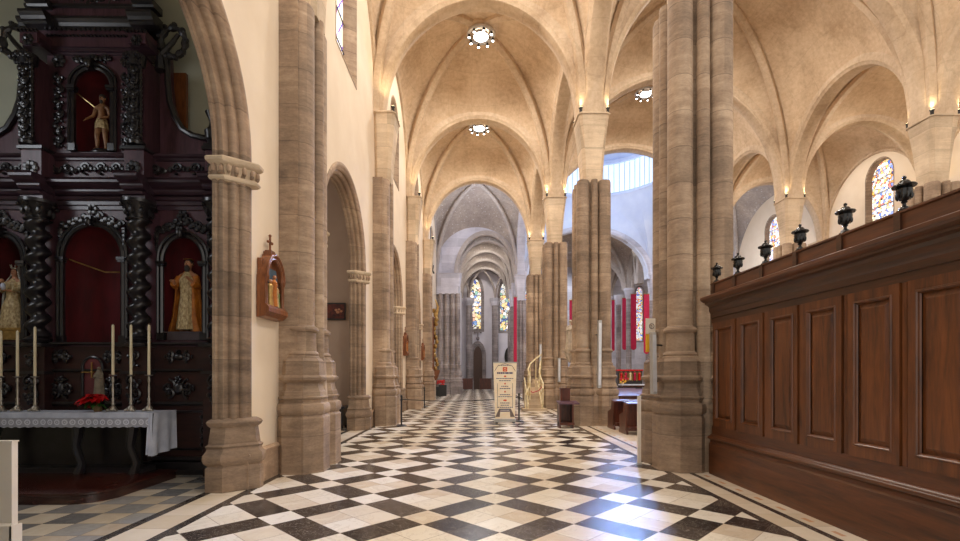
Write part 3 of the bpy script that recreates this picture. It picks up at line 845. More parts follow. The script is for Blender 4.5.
# niche linings
def niche(n, deep=.42):
    xc, hw, z0, zs, rs = n
    mb = MB()
    prof = []
    for k in range(13):
        a = PI * k / 12; prof.append((xc - (hw + .02) * math.cos(a), YF + .04 + deep * math.sin(a) ** .6))
    zz = [z0 - .02, zs] + [zs + (rs + .02) * math.sin(PI / 2 * k / 6) for k in range(1, 7)]
    R = []
    for z in zz:
        s_ = 1 if z <= zs else math.sqrt(max(0.0004, 1 - ((z - zs) / (rs + .02)) ** 2))
        R.append([(xc + (x - xc) * s_, YF + .04 + (y - YF - .04) * (s_ if z > zs else 1), z) for x, y in prof])
    mb.rings(R, False, False)
    mb.build('niche_lining', M['red_cloth'], rt)
    f = MB().add([(xc - hw - .02, YF - .02, z0), (xc + hw + .02, YF - .02, z0), (xc + hw + .02, YF + .46, z0), (xc - hw - .02, YF + .46, z0)], [(0, 1, 2, 3)])
    f.build('niche_floor', M['ret_dark'], rt, 0)
def niche_frame(n, r=.035, key=True):
    xc, hw, z0, zs, rs = n
    mb = MB()
    pts = [(xc - hw, YF - .03, z0), (xc - hw, YF - .03, zs)] + [(xc - hw * math.cos(PI * k / 20), YF - .03, zs + rs * math.sin(PI * k / 20)) for k in range(1, 20)] + [(xc + hw, YF - .03, zs), (xc + hw, YF - .03, z0)]
    mb.tube(pts, r, 6); 
    out = [(xc + (x - xc) * (1 + .06 / hw), y - .01, z + (.06 if z > zs else 0)) for x, y, z in pts]
    mb.tube(out, r * .7, 6)
    for s_ in (-1, 1):
        mb.box(xc + s_ * hw - .07, xc + s_ * hw + .07, YF - .10, YF, zs - .05, zs + .0)
        mb.box(xc + s_ * hw - .06, xc + s_ * hw + .06, YF - .09, YF, zs - .08, zs - .06)
        mb.box(xc + s_ * hw - .055, xc + s_ * hw + .055, YF - .07, YF, z0, z0 + .12)
    if key:
        mb.box(xc - .05, xc + .05, YF - .14, YF, zs + rs - .04, zs + rs + .12); mb.ball((xc, YF - .12, zs + rs + .02), .06, .06, .08)
    mb.build('niche_frame', M['ret_dark'], rt)
for n in (nl, nm, nr, nu_):
    niche(n); niche_frame(n, .035 if n is not nm else .04)
# thin gilt rod across the main niche and the upper one
MB().tube([(RX(64), YF + .1, RZ(258)), (RX(90), YF + .33, RZ(268)), (RX(125), YF + .33, RZ(268))], .013, 6).build('gilt_rod', M['gilt'], rt)
MB().tube([(RX(74), YF + .02, RZ(91)), (RX(100), YF + .2, RZ(112)), (RX(112), YF + .2, RZ(118))], .012, 6).build('gilt_rod', M['brass'], rt)

# carving kit
def spiral(mb, cx, cz, r, turns=1.3, d=1, a0=0, y=YF - .03, th=.022):
    pts, rr = [], []
    n = int(11 * turns)
    for k in range(n + 1):
        f = k / n; a = a0 + d * 2 * PI * turns * f; q = r * (1 - .82 * f)
        pts.append((cx + q * math.cos(a), y - .02 * f, cz + q * math.sin(a))); rr.append(th * (1.1 - .4 * f))
    mb.tube(pts, rr, 5)
    mb.ball(pts[-1], th * 1.5, th * 1.3, th * 1.5, 6, 4)
def leafy(mb, x, z, r, y=YF - .03, n=5, a0=0):
    for k in range(n):
        a = a0 + 2 * PI * k / n
        mb.ball((x + r * .6 * math.cos(a), y, z + r * .6 * math.sin(a)), r * .38, .03, r * .38, 6, 4)
    mb.ball((x, y - .015, z), r * .34, .045, r * .34, 6, 4)
def vchain(mb, x, z0, z1, w, y=YF - .03):
    n = max(1, round((z1 - z0) / (w * 1.05))); h = (z1 - z0) / n
    for k in range(n):
        z = z0 + (k + .5) * h; s_ = 1 if k % 2 else -1
        spiral(mb, x - s_ * w * .10, z + h * .12, w * .38, 1.2, s_, PI / 2, y); spiral(mb, x + s_ * w * .16, z - h * .24, w * .27, 1.1, -s_, -PI / 2, y)
        mb.ball((x + s_ * w * .38, y, z + h * .1), w * .13, .03, w * .15, 6, 4); mb.ball((x - s_ * w * .34, y, z - h * .4), w * .13, .03, w * .12, 6, 4)
def hchain(mb, x0, x1, z, h, y=YF - .03, sym=True):
    n = max(1, round((x1 - x0) / (h * 1.25))); w = (x1 - x0) / n
    for k in range(n):
        x = x0 + (k + .5) * w; s_ = 1 if x < (x0 + x1) / 2 else -1
        spiral(mb, x - s_ * w * .12, z + h * .04, h * .40, 1.25, s_, PI, y); spiral(mb, x + s_ * w * .28, z - h * .1, h * .24, 1.1, -s_, 0, y)
        mb.ball((x - s_ * w * .45, y, z), h * .14, .03, h * .2, 6, 4); mb.ball((x, y, z - h * .38), h * .18, .03, h * .10, 6, 4)
def swag(mb, x0, x1, z, sag, y=YF - .04):
    xc = (x0 + x1) / 2
    leafy(mb, xc, z + sag * .25, .11, y, 6)
    for s_ in (-1, 1):
        for k in range(9):
            f = (k + 1) / 9
            x = xc + s_ * (x1 - x0) / 2 * f; zz = z - sag * (.15 * math.sin(PI * f) + .5 * f * f)
            r = .055 * (1.1 - .5 * abs(.5 - f))
            mb.ball((x, y - .01 * (k % 2), zz + (.03 if k % 2 else -.02)), r, .035, r * .8, 6, 4)
            if k % 3 == 1: spiral(mb, x, zz + .04, .07, 1.1, s_, 0, y)
        for k in range(4):
            mb.ball((xc + s_ * (x1 - x0) / 2, y, z - sag * .5 - .07 * (k + 1)), .045 - .006 * k, .03, .045, 6, 4)
cz1, cz2 = RZ(205), RZ(228)
def panel_carving(fn): mb = MB(); fn(mb); return mb.build('relief_carving', M['ret_dark'], rt)
panel_carving(lambda mb: swag(mb, RX(62), RX(126), RZ(216), .42))
panel_carving(lambda mb: swag(mb, RX(158), RX(210), RZ(222), .36))
panel_carving(lambda mb: swag(mb, mir(RX(210)), mir(RX(158)), RZ(222), .36))
panel_carving(lambda mb: vchain(mb, RX(60), RZ(148), RZ(74), .19))
panel_carving(lambda mb: vchain(mb, mir(RX(60)), RZ(148), RZ(74), .19))
panel_carving(lambda mb: hchain(mb, RX(74), RX(113), RZ(60), .16))
panel_carving(lambda mb: leafy(mb, RX(60), RZ(62), .12, n=6)); panel_carving(lambda mb: leafy(mb, mir(RX(60)), RZ(62), .12, n=6))

# solomonic columns of the main storey
def twist_col(x, z0, z1, r=.13, amp=.045, y=YF - .20, turns=7):
    mb = MB(); n = 18; m = turns * 9; R = []
    for k in range(m + 1):
        f = k / m; z = z0 + (z1 - z0) * f; tw = 2 * PI * turns * f
        R.append([(x + (r + amp * math.cos(2 * PI * i / n - tw)) * math.cos(2 * PI * i / n) , y + (r + amp * math.cos(2 * PI * i / n - tw)) * math.sin(2 * PI * i / n), z) for i in range(n)])
    mb.rings(R)
    c = mb.build('twisted_column', M['ret_dark'], rt, 60)
    b = MB().lathe(x, y, [(z1 - .02, r + .05), (z1, r + .06), (z1 + .03, r), (z1 + .10, r + .02), (z1 + .22, r + .09), (z1 + .25, r + .12), (z1 + .30, r + .12)], 16)
    for i in range(8):
        a = 2 * PI * i / 8; b.ball((x + (r + .05) * math.cos(a), y + (r + .05) * math.sin(a), z1 + .12), .04, .04, .07, 6, 4)
        b.ball((x + (r + .10) * math.cos(a), y + (r + .10) * math.sin(a), z1 + .21), .04, .04, .03, 6, 4)
    b.build('column_capital', M['ret_dark'], rt)
    MB().lathe(x, y, [(z0 - .16, r + .07), (z0 - .12, r + .07), (z0 - .09, r + .02), (z0 - .05, r + .06), (z0, r)], 16).build('column_base', M['ret_dark'], rt)
cz0, czt = RZ(346), RZ(224)
colx = [RX(38, YF - .2), RX(139, YF - .2), RX(219, YF - .2)]
colx[0] = mir(colx[1]) if abs(mir(colx[1]) - colx[0]) < .12 else colx[0]
colx.append(mir(colx[2]))
for x in colx[:3] + [colx[3]]: twist_col(x, cz0 + .14, czt, turns=7)

# mouldings: profile (projection, z offset) extruded along X; breaks forward over columns
def cornice(name, z0, prof, x0, x1, y=YF, breaks=(), brk=.26, bw=.18, m=None):
    mb = MB()
    def one(a, b, yy): mb.extr_x([(yy + .2, z0 + prof[0][1])] + [(yy - p, z0 + z) for p, z in prof] + [(yy + .2, z0 + prof[-1][1])], a, b)
    one(x0, x1, y)
    for b in breaks: one(b - bw, b + bw, y - brk)
    return mb.build(name, m or M['ret_h'], rt, 0)
def dentils(x0, x1, z, h=.035, w=.035, y=YF, gap=.035):
    mb = MB(); x = x0
    while x < x1: mb.box(x, x + w, y - .03, y + .01, z, z + h); x += w + gap
    mb.build('dentil_row', M['ret_dark'], rt, 0)
zz = RZ(200)
ALLC = [c for c in colx]
# entablature of the main storey: architrave, frieze with carving, cornice
cornice('architrave', RZ(207, YF - .15), [(.03, 0), (.03, .06), (.06, .07), (.06, .13), (.10, .14), (.13, .18), (.02, .20)], X0, X1, breaks=ALLC)
cornice('lower_cornice', RZ(193, YF - .2), [(.02, 0), (.08, .02), (.12, .06), (.12, .09), (.20, .12), (.26, .16), (.26, .20), (.30, .22), (.02, .24)], X0, X1, breaks=ALLC)
dentils(X0, X1, RZ(190, YF), .04, .04, YF - .10)
f0, f1 = RZ(181), RZ(160)
MB().box(X0, X1, YF - .06, YF + .2, f0, f1).build('frieze', M['ret'], rt, 0)
for b in ALLC:
    MB().box(b - .16, b + .16, YF - .32, YF, RZ(182, YF - .3), RZ(150, YF - .3)).build('pedestal', M['ret'], rt, 0)
    panel_carving(lambda mb: leafy(mb, b, RZ(168, YF - .33), .13, YF - .34, 7))
    MB().box(b - .20, b + .20, YF - .36, YF, RZ(150, YF - .3), RZ(147, YF - .3)).build('pedestal_cap', M['ret_dark'], rt, 0)
for a, b in ((RX(50), RX(127)), (RX(152), RX(206)), (mir(RX(206)), mir(RX(152)))):
    panel_carving(lambda mb: hchain(mb, a, b, (f0 + f1) / 2, .22, YF - .08))
cornice('frieze_cornice', RZ(161, YF - .08), [(.06, 0), (.08, .02), (.08, .05), (.12, .07), (.14, .10), (.05, .13)], X0, X1)
MB().box(X0, X1, YF, YF + .45, RZ(196), RZ(153)).build('storey_core', M['ret'], rt, 0)
# upper storey pilasters wrapped in carving
for x in (RX(34, YF - .15), RX(141, YF - .15)):
    z0, z1 = RZ(147, YF - .2), RZ(58, YF - .2)
    MB().box(x - .11, x + .11, YF - .24, YF + .3, z0, z1).build('upper_pilaster', M['ret'], rt, 0)
    mb = MB().lathe(x, YF - .25, [(z0, .12), (z0 + .05, .13), (z0 + .08, .09), (z1 - .2, .085), (z1 - .18, .12), (z1, .14)], 14); mb.build('half_column', M['ret_dark'], rt)
    mb = MB(); vchain(mb, x, z0 + .12, z1 - .2, .17, YF - .34)
    for k in range(16):
        for q in (-1, 1): mb.ball((x + q * .085, YF - .29, z0 + .15 + (z1 - z0 - .35) * k / 15), .035, .035, .05, 6, 4)
    mb.build('relief_carving', M['ret_dark'], rt)
    mb = MB()
    for i in range(7): mb.ball((x - .12 + .04 * i, YF - .36, z1 - .06 + .03 * (i % 2)), .035, .04, .05, 6, 4); mb.ball((x - .12 + .04 * i, YF - .34, z1 - .15), .03, .03, .05, 6, 4)
    mb.build('column_capital', M['ret_dark'], rt)
UB = [RX(34, YF - .2), RX(141, YF - .2)]
c0, c1 = RX(22), RX(154)
cornice('upper_architrave', RZ(56), [(.02, 0), (.02, .04), (.05, .05), (.05, .10), (.07, .11), (.02, .13)], c0 + .12, c1 - .12, breaks=UB, brk=.22, bw=.15)
MB().box(c0 + .15, c1 - .15, YF - .03, YF + .35, RZ(50), RZ(18)).build('upper_frieze', M['ret'], rt, 0)
for b in UB:
    MB().box(b - .14, b + .14, YF - .30, YF, RZ(47, YF - .2), RZ(34, YF - .2)).build('pedestal', M['ret'], rt, 0)
    panel_carving(lambda mb: leafy(mb, b, RZ(40, YF - .3), .10, YF - .31, 6))
dentils(RX(50), RX(130), RZ(39), .03, .03, YF - .05, .03); dentils(RX(50), RX(130), RZ(34), .04, .03, YF - .08, .05)
for b in UB: dentils(b - .16, b + .16, RZ(33, YF - .3), .04, .03, YF - .32, .03)
cornice('upper_cornice', RZ(32), [(.02, 0), (.05, .03), (.05, .06), (.08, .10), (.12, .14), (.12, .18), (.02, .20)], c0, c1, breaks=UB, brk=.16, bw=.20, m=M['ret_dark'])
panel_carving(lambda mb: hchain(mb, RX(50), RX(125), RZ(21.5), .10, YF - .05))
cornice('top_cornice', RZ(13), [(.02, 0), (.04, .03), (.08, .06), (.08, .10), (.02, .12)], c0 + .1, c1 - .1, breaks=UB, brk=.12, bw=.17, m=M['ret_dark'])
zt_ = RZ(8)
MB().stack([(c0 + .25, YF - .05), (c1 - .25, YF - .05), (c1 - .25, YF + .35), (c0 + .25, YF + .35)], [(RZ(18), 0), (zt_, 0), (zt_ + .5, -.12), (zt_ + .55, .02), (zt_ + .65, 0)]).build('crowning_attic', M['ret'], rt, 0)
panel_carving(lambda mb: (spiral(mb, XC - .16, zt_ + .12, .15, 1.3, 1, PI), spiral(mb, XC + .16, zt_ + .12, .15, 1.3, -1, 0), leafy(mb, XC, zt_ + .1, .14), hchain(mb, XC - .6, XC - .32, zt_ + .14, .12), hchain(mb, XC + .32, XC + .6, zt_ + .14, .12)))
for b in UB:
    MB().lathe(b, YF - .1, [(zt_, .10), (zt_ + .1, .12), (zt_ + .16, .05), (zt_ + .3, .13), (zt_ + .5, .05), (zt_ + .6, .02)], 14).build('finial', M['ret_dark'], rt)
# swept side wings with a dark rim
def wing(s_):
    cv_ = [(22, 50), (21, 80), (19, 100), (14, 115), (6, 128), (-4, 134), (-17, 137), (-27, 138)]
    pts = [(RX(x), RZ(y)) for x, y in cv_]
    if s_ > 0: pts = [(mir(x), z) for x, z in pts]
    base = RZ(154); xin = RX(30) if s_ < 0 else mir(RX(30))
    mb = MB()
    for (xa, za), (xb, zb2) in zip(pts, pts[1:]):
        for yy in (YF + .05, YF + .2):
            mb.add([(xa, yy, za), (xb, yy, zb2), (xb, yy, base), (xa, yy, base)], [(0, 1, 2, 3)])
    mb.add([(xin, YF + .05, base), (pts[0][0], YF + .05, base), (pts[0][0], YF + .05, pts[0][1]), (xin, YF + .05, pts[0][1])], [(0, 1, 2, 3)])
    mb.rings([[(x, YF + .05, z) for x, z in pts], [(x, YF + .2, z) for x, z in pts]], False, False)
    mb.build('side_wing', M['ret'], rt, 0)
    MB().tube([(x, YF + .02, z) for x, z in pts], .05, 8).build('wing_rim', M['ret_dark'], rt)
    # large carved scroll at the top
    cx, cz = (RX(14), RZ(41)); 
    if s_ > 0: cx = mir(cx) - .02
    mb = MB(); ring = []
    for k in range(26):
        a = -PI * .65 + 2 * PI * .92 * k / 25
        ring.append((cx - (-s_) * .0 + s_ * .20 * math.cos(a), YF + .02, cz + .24 * math.sin(a)))
    mb.tube(ring, [.05 + .015 * math.sin(k * 1.7) for k in range(26)], 7)
    for k in range(0, 26, 3): mb.ball((ring[k][0] + (ring[k][0] - cx) * .15, YF, ring[k][2] + (ring[k][2] - cz) * .15), .05, .05, .05, 6, 4)
    mb.tube([(cx - s_ * .18, YF, cz - .22), (cx, YF, cz - .02), (cx + s_ * .1, YF, cz + .12)], [.05, .04, .03], 6)
    mb.tube([(cx - s_ * .2, YF, cz - .25), (cx - s_ * .18, YF, cz - .5)], [.06, .10], 7)
    mb.build('scroll_ornament', M['ret_dark'], rt)
wing(-1); wing(1)
# narrow brown board behind the right wing, small urn on its outer end
MB().box(RX(165), RX(178), YF + .22, YF + .28, RZ(152), RZ(64)).build('backing_board', M['oak'], rt, 0)
for x in (RX(213), mir(RX(213))):
    MB().box(x - .10, x + .10, YF - .12, YF + .1, RZ(150), RZ(146)).lathe(x, YF - .02, [(RZ(146), .08), (RZ(141), .07), (RZ(140), .10), (RZ(132), .12), (RZ(128), .06), (RZ(123), .04), (RZ(118), .07), (RZ(113), .11), (RZ(112), .02)], 14).build('finial', M['ret_dark'], rt)

# predella
PZ0, PZ1 = RZ(398), RZ(350)
MB().box(X0, X1, YF - .12, YF + .45, 0, RZ(347)).build('predella', M['ret_low'], rt, 0)
yp = YF - .12
for z, h, p in ((RZ(346), .05, .10), (RZ(372), .05, .05), (RZ(405), .06, .06), (.22, .08, .08), (.0, .22, .10)):
    MB().extr_x([(yp + .02, z), (yp - p * .5, z), (yp - p, z + h * .4), (yp - p, z + h), (yp + .02, z + h)], X0, X1).build('predella_moulding', M['ret_dark'], rt, 0)
for b in ALLC:
    MB().box(b - .2, b + .2, YF - .31, YF, 0, cz0 - .02).build('column_pedestal', M['ret_low'], rt, 0)
    mb = MB(); vchain(mb, b, RZ(368), cz0 - .06, .2, YF - .33); vchain(mb, b, RZ(402), RZ(376), .26, YF - .33); mb.build('relief_carving', M['ret_dark'], rt)
    MB().box(b - .23, b + .23, YF - .40, YF - .1, cz0 - .03, cz0 + .01).build('pedestal_cap', M['ret_dark'], rt, 0)
    for za, zb_ in ((RZ(374, YF - .3), RZ(371, YF - .3)), (.15, .25)): MB().box(b - .22, b + .22, YF - .34, YF - .1, za, zb_).build('pedestal_band', M['ret_dark'], rt, 0)
def cartouche(mb, x, z, w, h):
    for q in (-1, 1):
        spiral(mb, x + q * w * .30, z + h * .1, h * .34, 1.2, q, PI / 2, yp - .03); spiral(mb, x + q * w * .30, z - h * .2, h * .28, 1.1, -q, -PI / 2, yp - .03)
        mb.ball((x + q * w * .46, yp - .02, z), w * .05, .03, h * .16, 6, 4)
    mb.ball((x, yp - .01, z), w * .2, .07, h * .3, 12, 8)
    leafy(mb, x, z + h * .42, h * .2, yp - .03)
for x in (RX(184), mir(RX(184))):
    panel_carving(lambda mb: cartouche(mb, x, RZ(357), .48, .20)); panel_carving(lambda mb: cartouche(mb, x, RZ(388), .52, .34))
for x in (XC - .42, XC + .42):
    panel_carving(lambda mb: cartouche(mb, x, RZ(357), .34, .20)); panel_carving(lambda mb: cartouche(mb, x, RZ(388), .34, .34))
panel_carving(lambda mb: vchain(mb, RX(212), .35, RZ(405) - .1, .24, yp - .03))
for x0, x1 in ((RX(158), RX(207)), (mir(RX(207)), mir(RX(158)))):
    mb = MB()
    for a, b in (((x0, .42), (x1, .42)), ((x1, .42), (x1, RZ(411))), ((x1, RZ(411)), (x0, RZ(411))), ((x0, RZ(411)), (x0, .42))):
        mb.tube([(a[0], yp - .01, a[1]), (b[0], yp - .01, b[1])], .02, 5)
    mb.build('base_panel_moulding', M['ret_dark'], rt)
# tabernacle niche with pinkish door
tx, tz0, tz1 = RX(93, 7.95), RZ(396, 7.95), RZ(357, 7.95)
o = [(tx - .16, tz0), (tx - .16, tz1 - .16)] + [(tx - .16 * math.cos(PI * k / 10), tz1 - .16 + .16 * math.sin(PI * k / 10)) for k in range(1, 10)] + [(tx + .16, tz1 - .16), (tx + .16, tz0)]
tb = MB().rings([[(x, yp - .03, z) for x, z in o], [(x, yp + .02, z) for x, z in o]]).build('tabernacle_door', plain('dusty_rose_panel', srgb(120, 56, 58), .6, srgb(92, 38, 42)), rt, 0)
MB().tube([(x, yp - .04, z) for x, z in o], .022, 6).build('door_moulding', M['ret_dark'], tb)
MB().box(tx - .17, tx + .03, yp - .065, yp - .045, RZ(372.8, 7.9), RZ(371.6, 7.9)).box(tx - .008, tx + .008, yp - .065, yp - .045, RZ(378, 7.9), RZ(362, 7.9)).ball((tx, yp - .06, RZ(372, 7.9)), .022).build('gilt_cross', M['gilt'], tb)

# ------------------------------------------------------------------ figures
def figure(name, root, J, edges, m, sub=1, rootj=0):
    """continuous skinned body. J: list (pos, radius); positions in world"""
    me = bpy.data.meshes.new(name); o0 = ORG[root.name]
    me.from_pydata([tuple(V(p) - o0) for p, r in J], edges, []); me.update()
    o = bpy.data.objects.new(name, me); COL.objects.link(o); o.parent = root; ORG[o.name] = o0
    md = o.modifiers.new('skin', 'SKIN'); md.use_smooth_shade = True
    if not me.skin_vertices: me.skin_vertices.new()
    for k, (p, r) in enumerate(J):
        sv = me.skin_vertices[0].data[k]; sv.radius = r if isinstance(r, tuple) else (r, r); sv.use_root = (k == rootj)
    s_ = o.modifiers.new('sub', 'SUBSURF'); s_.levels = sub; s_.render_levels = sub
    me.materials.append(m); return o
def body(root, x, y, z, h, m, arms, lean=0, legs=((-.09, 0), (.09, 0)), bare=False):
    """standing body of height h with feet at z; arms = (left elbow, left hand, right elbow, right hand) as offsets in head-heights from the chest"""
    u = h / 7.5
    J = []; Ed = []
    def j(p, r, par=None):
        J.append((V((x + p[0] * u, y + p[1] * u, z + p[2] * u)), (r[0] * u, r[1] * u) if isinstance(r, tuple) else r * u))
        if par is not None: Ed.append((par, len(J) - 1))
        return len(J) - 1
    L = lean
    pel = j((0, 0, 3.9), (.55, .42)); ab = j((L * .3, 0, 4.6), (.48, .36), pel); ch = j((L * .6, 0, 5.4), (.62, .42), ab); nk0 = j((L * .7, 0, 6.0), (.34, .3), ch); nk = j((L * .8, 0, 6.35), .2, nk0)
    hd = j((L, -.08, 6.62), .32, nk); h2 = j((L * 1.05, -.06, 7.0), .40, hd); h3 = j((L * 1.08, .0, 7.35), .26, h2)
    for s_, (fx, fy) in zip((-1, 1), legs):
        hip = j((s_ * .38, 0, 3.6), .44, pel); kn = j((s_ * .42 + fx, fy - .1, 2.0), .30, hip); cf = j((s_ * .42 + fx * 1.3, fy + .02, 1.3), .26, kn); an = j((s_ * .42 + fx * 1.4, fy, .3), .16, cf); ft = j((s_ * .46 + fx * 1.4, fy - .5, .12), .14, an)
    for s_, (el, hn) in zip((-1, 1), arms):
        sh = j((s_ * .80 + L * .6, 0, 5.72), .28, nk0)
        e = j((s_ * el[0], el[1], el[2]), .20, sh); w_ = j((s_ * hn[0], hn[1], hn[2]), .13, e)
        dv = V((s_ * hn[0] - s_ * el[0], hn[1] - el[1], hn[2] - el[2])).normalized()
        sd = dv.cross(V((0, 0, 1))); sd = sd.normalized() if sd.length > .1 else V((1, 0, 0))
        base = V((s_ * hn[0], hn[1], hn[2]))
        pm = j(base + dv * .28, (.17, .12), w_)
        for q, ln in ((-.12, .34), (-.04, .40), (.04, .38), (.12, .30)):
            f1 = j(base + dv * .48 + sd * q * 1.4, .045, pm); j(base + dv * (.48 + ln * .6) + sd * q * 1.7 - V((0, 0, .10)), .038, f1)
        t1 = j(base + dv * .22 + sd * .24, .05, pm); j(base + dv * .40 + sd * .32, .042, t1)
    o = figure('body', root, J, Ed, m, 2)
    hx, hy, hz = x + L * 1.04 * u, y - .06 * u, z + 6.98 * u
    f = MB()
    f.ball((hx, hy - .38 * u, hz - .06 * u), .06 * u, .10 * u, .13 * u, 8, 6)
    for s_ in (-1, 1):
        f.ball((hx + s_ * .36 * u, hy + .02 * u, hz - .02 * u), .05 * u, .09 * u, .13 * u, 8, 6)
    f.build('nose_and_ears', m, o)
    e = MB()
    for s_ in (-1, 1): e.ball((hx + s_ * .14 * u, hy - .34 * u, hz + .05 * u), .055 * u, .04 * u, .035 * u, 8, 5)
    e.build('eyes', M['hair'], o)
    MB().ball((hx, hy - .34 * u, hz - .22 * u), .11 * u, .05 * u, .03 * u, 8, 5).build('mouth', plain('lip_paint', srgb(150, 70, 60), .5), o)
    return o, u, (hx, hy, hz)
def robe(name, root, x, y, z0, z1, prof, m, folds=9, amp=.06, gap=None, parent=None, ph=0, solid=.0):
    """cloth lofted round the body: prof (f, rx, ry); gap: open angle in front"""
    mb = MB(); n = 48; R = []
    for k in range(41):
        f = k / 40
        for (fa, xa, ya), (fb, xb, yb) in zip(prof, prof[1:]):
            if fa <= f <= fb + 1e-9:
                q = (f - fa) / (fb - fa); q = q * q * (3 - 2 * q); rx, ry = xa + (xb - xa) * q, ya + (yb - ya) * q; break
        ring = []
        for i in range(n + (1 if gap else 0)):
            if gap: a = -PI / 2 + gap / 2 + (2 * PI - gap) * i / n
            else: a = 2 * PI * i / n
            w_ = 1 + amp * (1 - f * .6) * (math.sin(a * folds + ph + f * 2) + .4 * math.sin(a * folds * 2.3 + f * 5))
            ring.append((x + rx * w_ * math.cos(a), y + ry * w_ * math.sin(a), z0 + (z1 - z0) * f))
        R.append(ring)
    mb.rings(R, False, not gap)
    o = mb.build(name, m, parent or root, 60)
    if gap:
        s_ = o.modifiers.new('thick', 'SOLIDIFY'); s_.thickness = .012
    return o

# upper niche: small bare-chested bearded figure
p = P(101, 152, YF + .12)
zf = nu_[2]
st = thing('christ_statuette', (p.x, YF + .14, zf), 'small painted bare-chested bearded statuette in a loincloth in the upper red niche', 'statue')
MB().lathe(p.x, YF + .14, [(zf, .17), (zf + .03, .18), (zf + .05, .14), (zf + .09, .12)], 16, sx=1.1, sy=.8).build('rocky_base', M['ret_dark'], st)
hh = P(101, 95, YF + .14).z - zf - .07
bo, u, hp = body(st, p.x, YF + .14, zf + .07, hh, M['skin_d'], (((1.0, -.1, 4.7), (1.25, -.7, 4.05)), ((.95, .1, 4.7), (.6, -.5, 4.2))), lean=.1, legs=((-.05, -.15), (.02, .1)))
robe('loincloth', st, p.x, YF + .14, zf + .07 + 2.9 * u, zf + .07 + 4.2 * u, [(0, .80 * u, .6 * u), (.5, .78 * u, .6 * u), (1, .62 * u, .5 * u)], M['brocade'], 7, .08)
MB().ball((hp[0], hp[1] + .1 * u, hp[2] + .16 * u), .44 * u, .42 * u, .44 * u, 14, 10).ball((hp[0], hp[1] - .16 * u, hp[2] - .46 * u), .22 * u, .2 * u, .3 * u, 10, 8).build('hair_and_beard', M['hair'], st)

# right niche: bearded saint in an ochre cloak
p = P(187, 330, YF + .1)
zf = nr[2]
st = thing('saint_statue', (p.x, YF + .15, zf), 'bearded saint statue in a long ochre cloak in the right-hand red niche', 'statue')
MB().box(p.x - .26, p.x + .30, YF - .02, YF + .34, zf, zf + .12).box(p.x - .32, p.x + .32, YF - .04, YF + .36, zf + .12, zf + .14).build('plinth', plain('plinth_grey', srgb(88, 74, 78), .5, srgb(66, 54, 58)), st, 0)
zf += .14; hh = P(187, 259, YF + .15).z - zf
bo, u, hp = body(st, p.x, YF + .15, zf, hh, M['skin'], (((1.05, -.4, 4.5), (.8, -1.1, 4.85)), ((1.1, -.3, 4.5), (.8, -1.0, 5.1))))
robe('brocade_robe', st, p.x, YF + .12, zf + .25 * u, zf + 6.1 * u, [(0, .98 * u, .85 * u), (.35, .82 * u, .75 * u), (.62, .66 * u, .6 * u), (.85, .82 * u, .62 * u), (1, .3 * u, .3 * u)], M['brocade'], 11, .06)
robe('ochre_cloak', st, p.x - .02, YF + .16, zf - .0 * u, zf + 6.2 * u, [(0, 1.75 * u, 1.25 * u), (.3, 1.4 * u, 1.05 * u), (.62, 1.25 * u, .85 * u), (.86, 1.1 * u, .72 * u), (1, .34 * u, .36 * u)], M['ochre'], 8, .07, gap=1.35)
for s_ in (-1, 1): MB().tube([(p.x + s_ * .82 * u, YF + .13, zf + 5.6 * u), (p.x + s_ * 1.15 * u, YF + .07, zf + 4.6 * u), (p.x + s_ * .95 * u, YF - .01, zf + 4.8 * u)], [.34 * u, .38 * u, .30 * u], 10).build('sleeve', M['ochre'], st)
MB().ball((hp[0], hp[1] + .14 * u, hp[2] + .08 * u), .43 * u, .38 * u, .42 * u, 14, 10).ball((hp[0], hp[1] - .22 * u, hp[2] - .52 * u), .27 * u, .22 * u, .42 * u, 10, 8).build('hair_and_beard', M['hair'], st)
MB().lathe(hp[0], hp[1] + .05 * u, [(hp[2] + .42 * u, .42 * u), (hp[2] + .46 * u, .50 * u), (hp[2] + .5 * u, .40 * u)], 20, cap=False).build('halo_ring', M['gilt'], st)

# left niche: crowned Virgin with lace veil carrying a child
p = P(14, 340, YF + .1)
st = thing('virgin_statue', (p.x, YF + .12, nl[2]), 'crowned lady statue in cream brocade and grey lace veil holding a child', 'statue')
zf = nl[2]
MB().box(p.x - .28, p.x + .24, YF - .04, YF + .3, zf, zf + .16).box(p.x - .3, p.x + .26, YF - .06, YF + .32, zf + .16, zf + .2).build('gilt_plinth', M['gilt'], st, 0)
zf += .2; hh = P(14, 268, YF + .12).z - zf
bo, u, hp = body(st, p.x, YF + .12, zf, hh, M['skin'], (((1.15, -.4, 4.5), (.7, -1.1, 4.7)), ((1.1, -.4, 4.5), (.5, -1.1, 4.5))))
robe('brocade_dress', st, p.x, YF + .1, zf - .1 * u, zf + 6.1 * u, [(0, 1.6 * u, 1.15 * u), (.4, 1.2 * u, .95 * u), (.64, .72 * u, .66 * u), (.86, .84 * u, .62 * u), (1, .28 * u, .3 * u)], M['brocade'], 13, .05)
robe('lace_veil', st, p.x, YF + .16, zf - .5 * u, zf + 7.62 * u, [(0, 1.95 * u, 1.1 * u), (.5, 1.6 * u, .95 * u), (.76, 1.25 * u, .8 * u), (.89, .62 * u, .6 * u), (.97, .46 * u, .46 * u), (1, .2 * u, .2 * u)], M['veil'], 9, .05, gap=1.5)
for s_ in (-1, 1): MB().tube([(p.x + s_ * .8 * u, YF + .1, zf + 5.6 * u), (p.x + s_ * 1.15 * u, YF + .04, zf + 4.6 * u), (p.x + s_ * .75 * u, YF - .04, zf + 4.7 * u)], [.3 * u, .34 * u, .3 * u], 10).build('sleeve', M['brocade'], st)
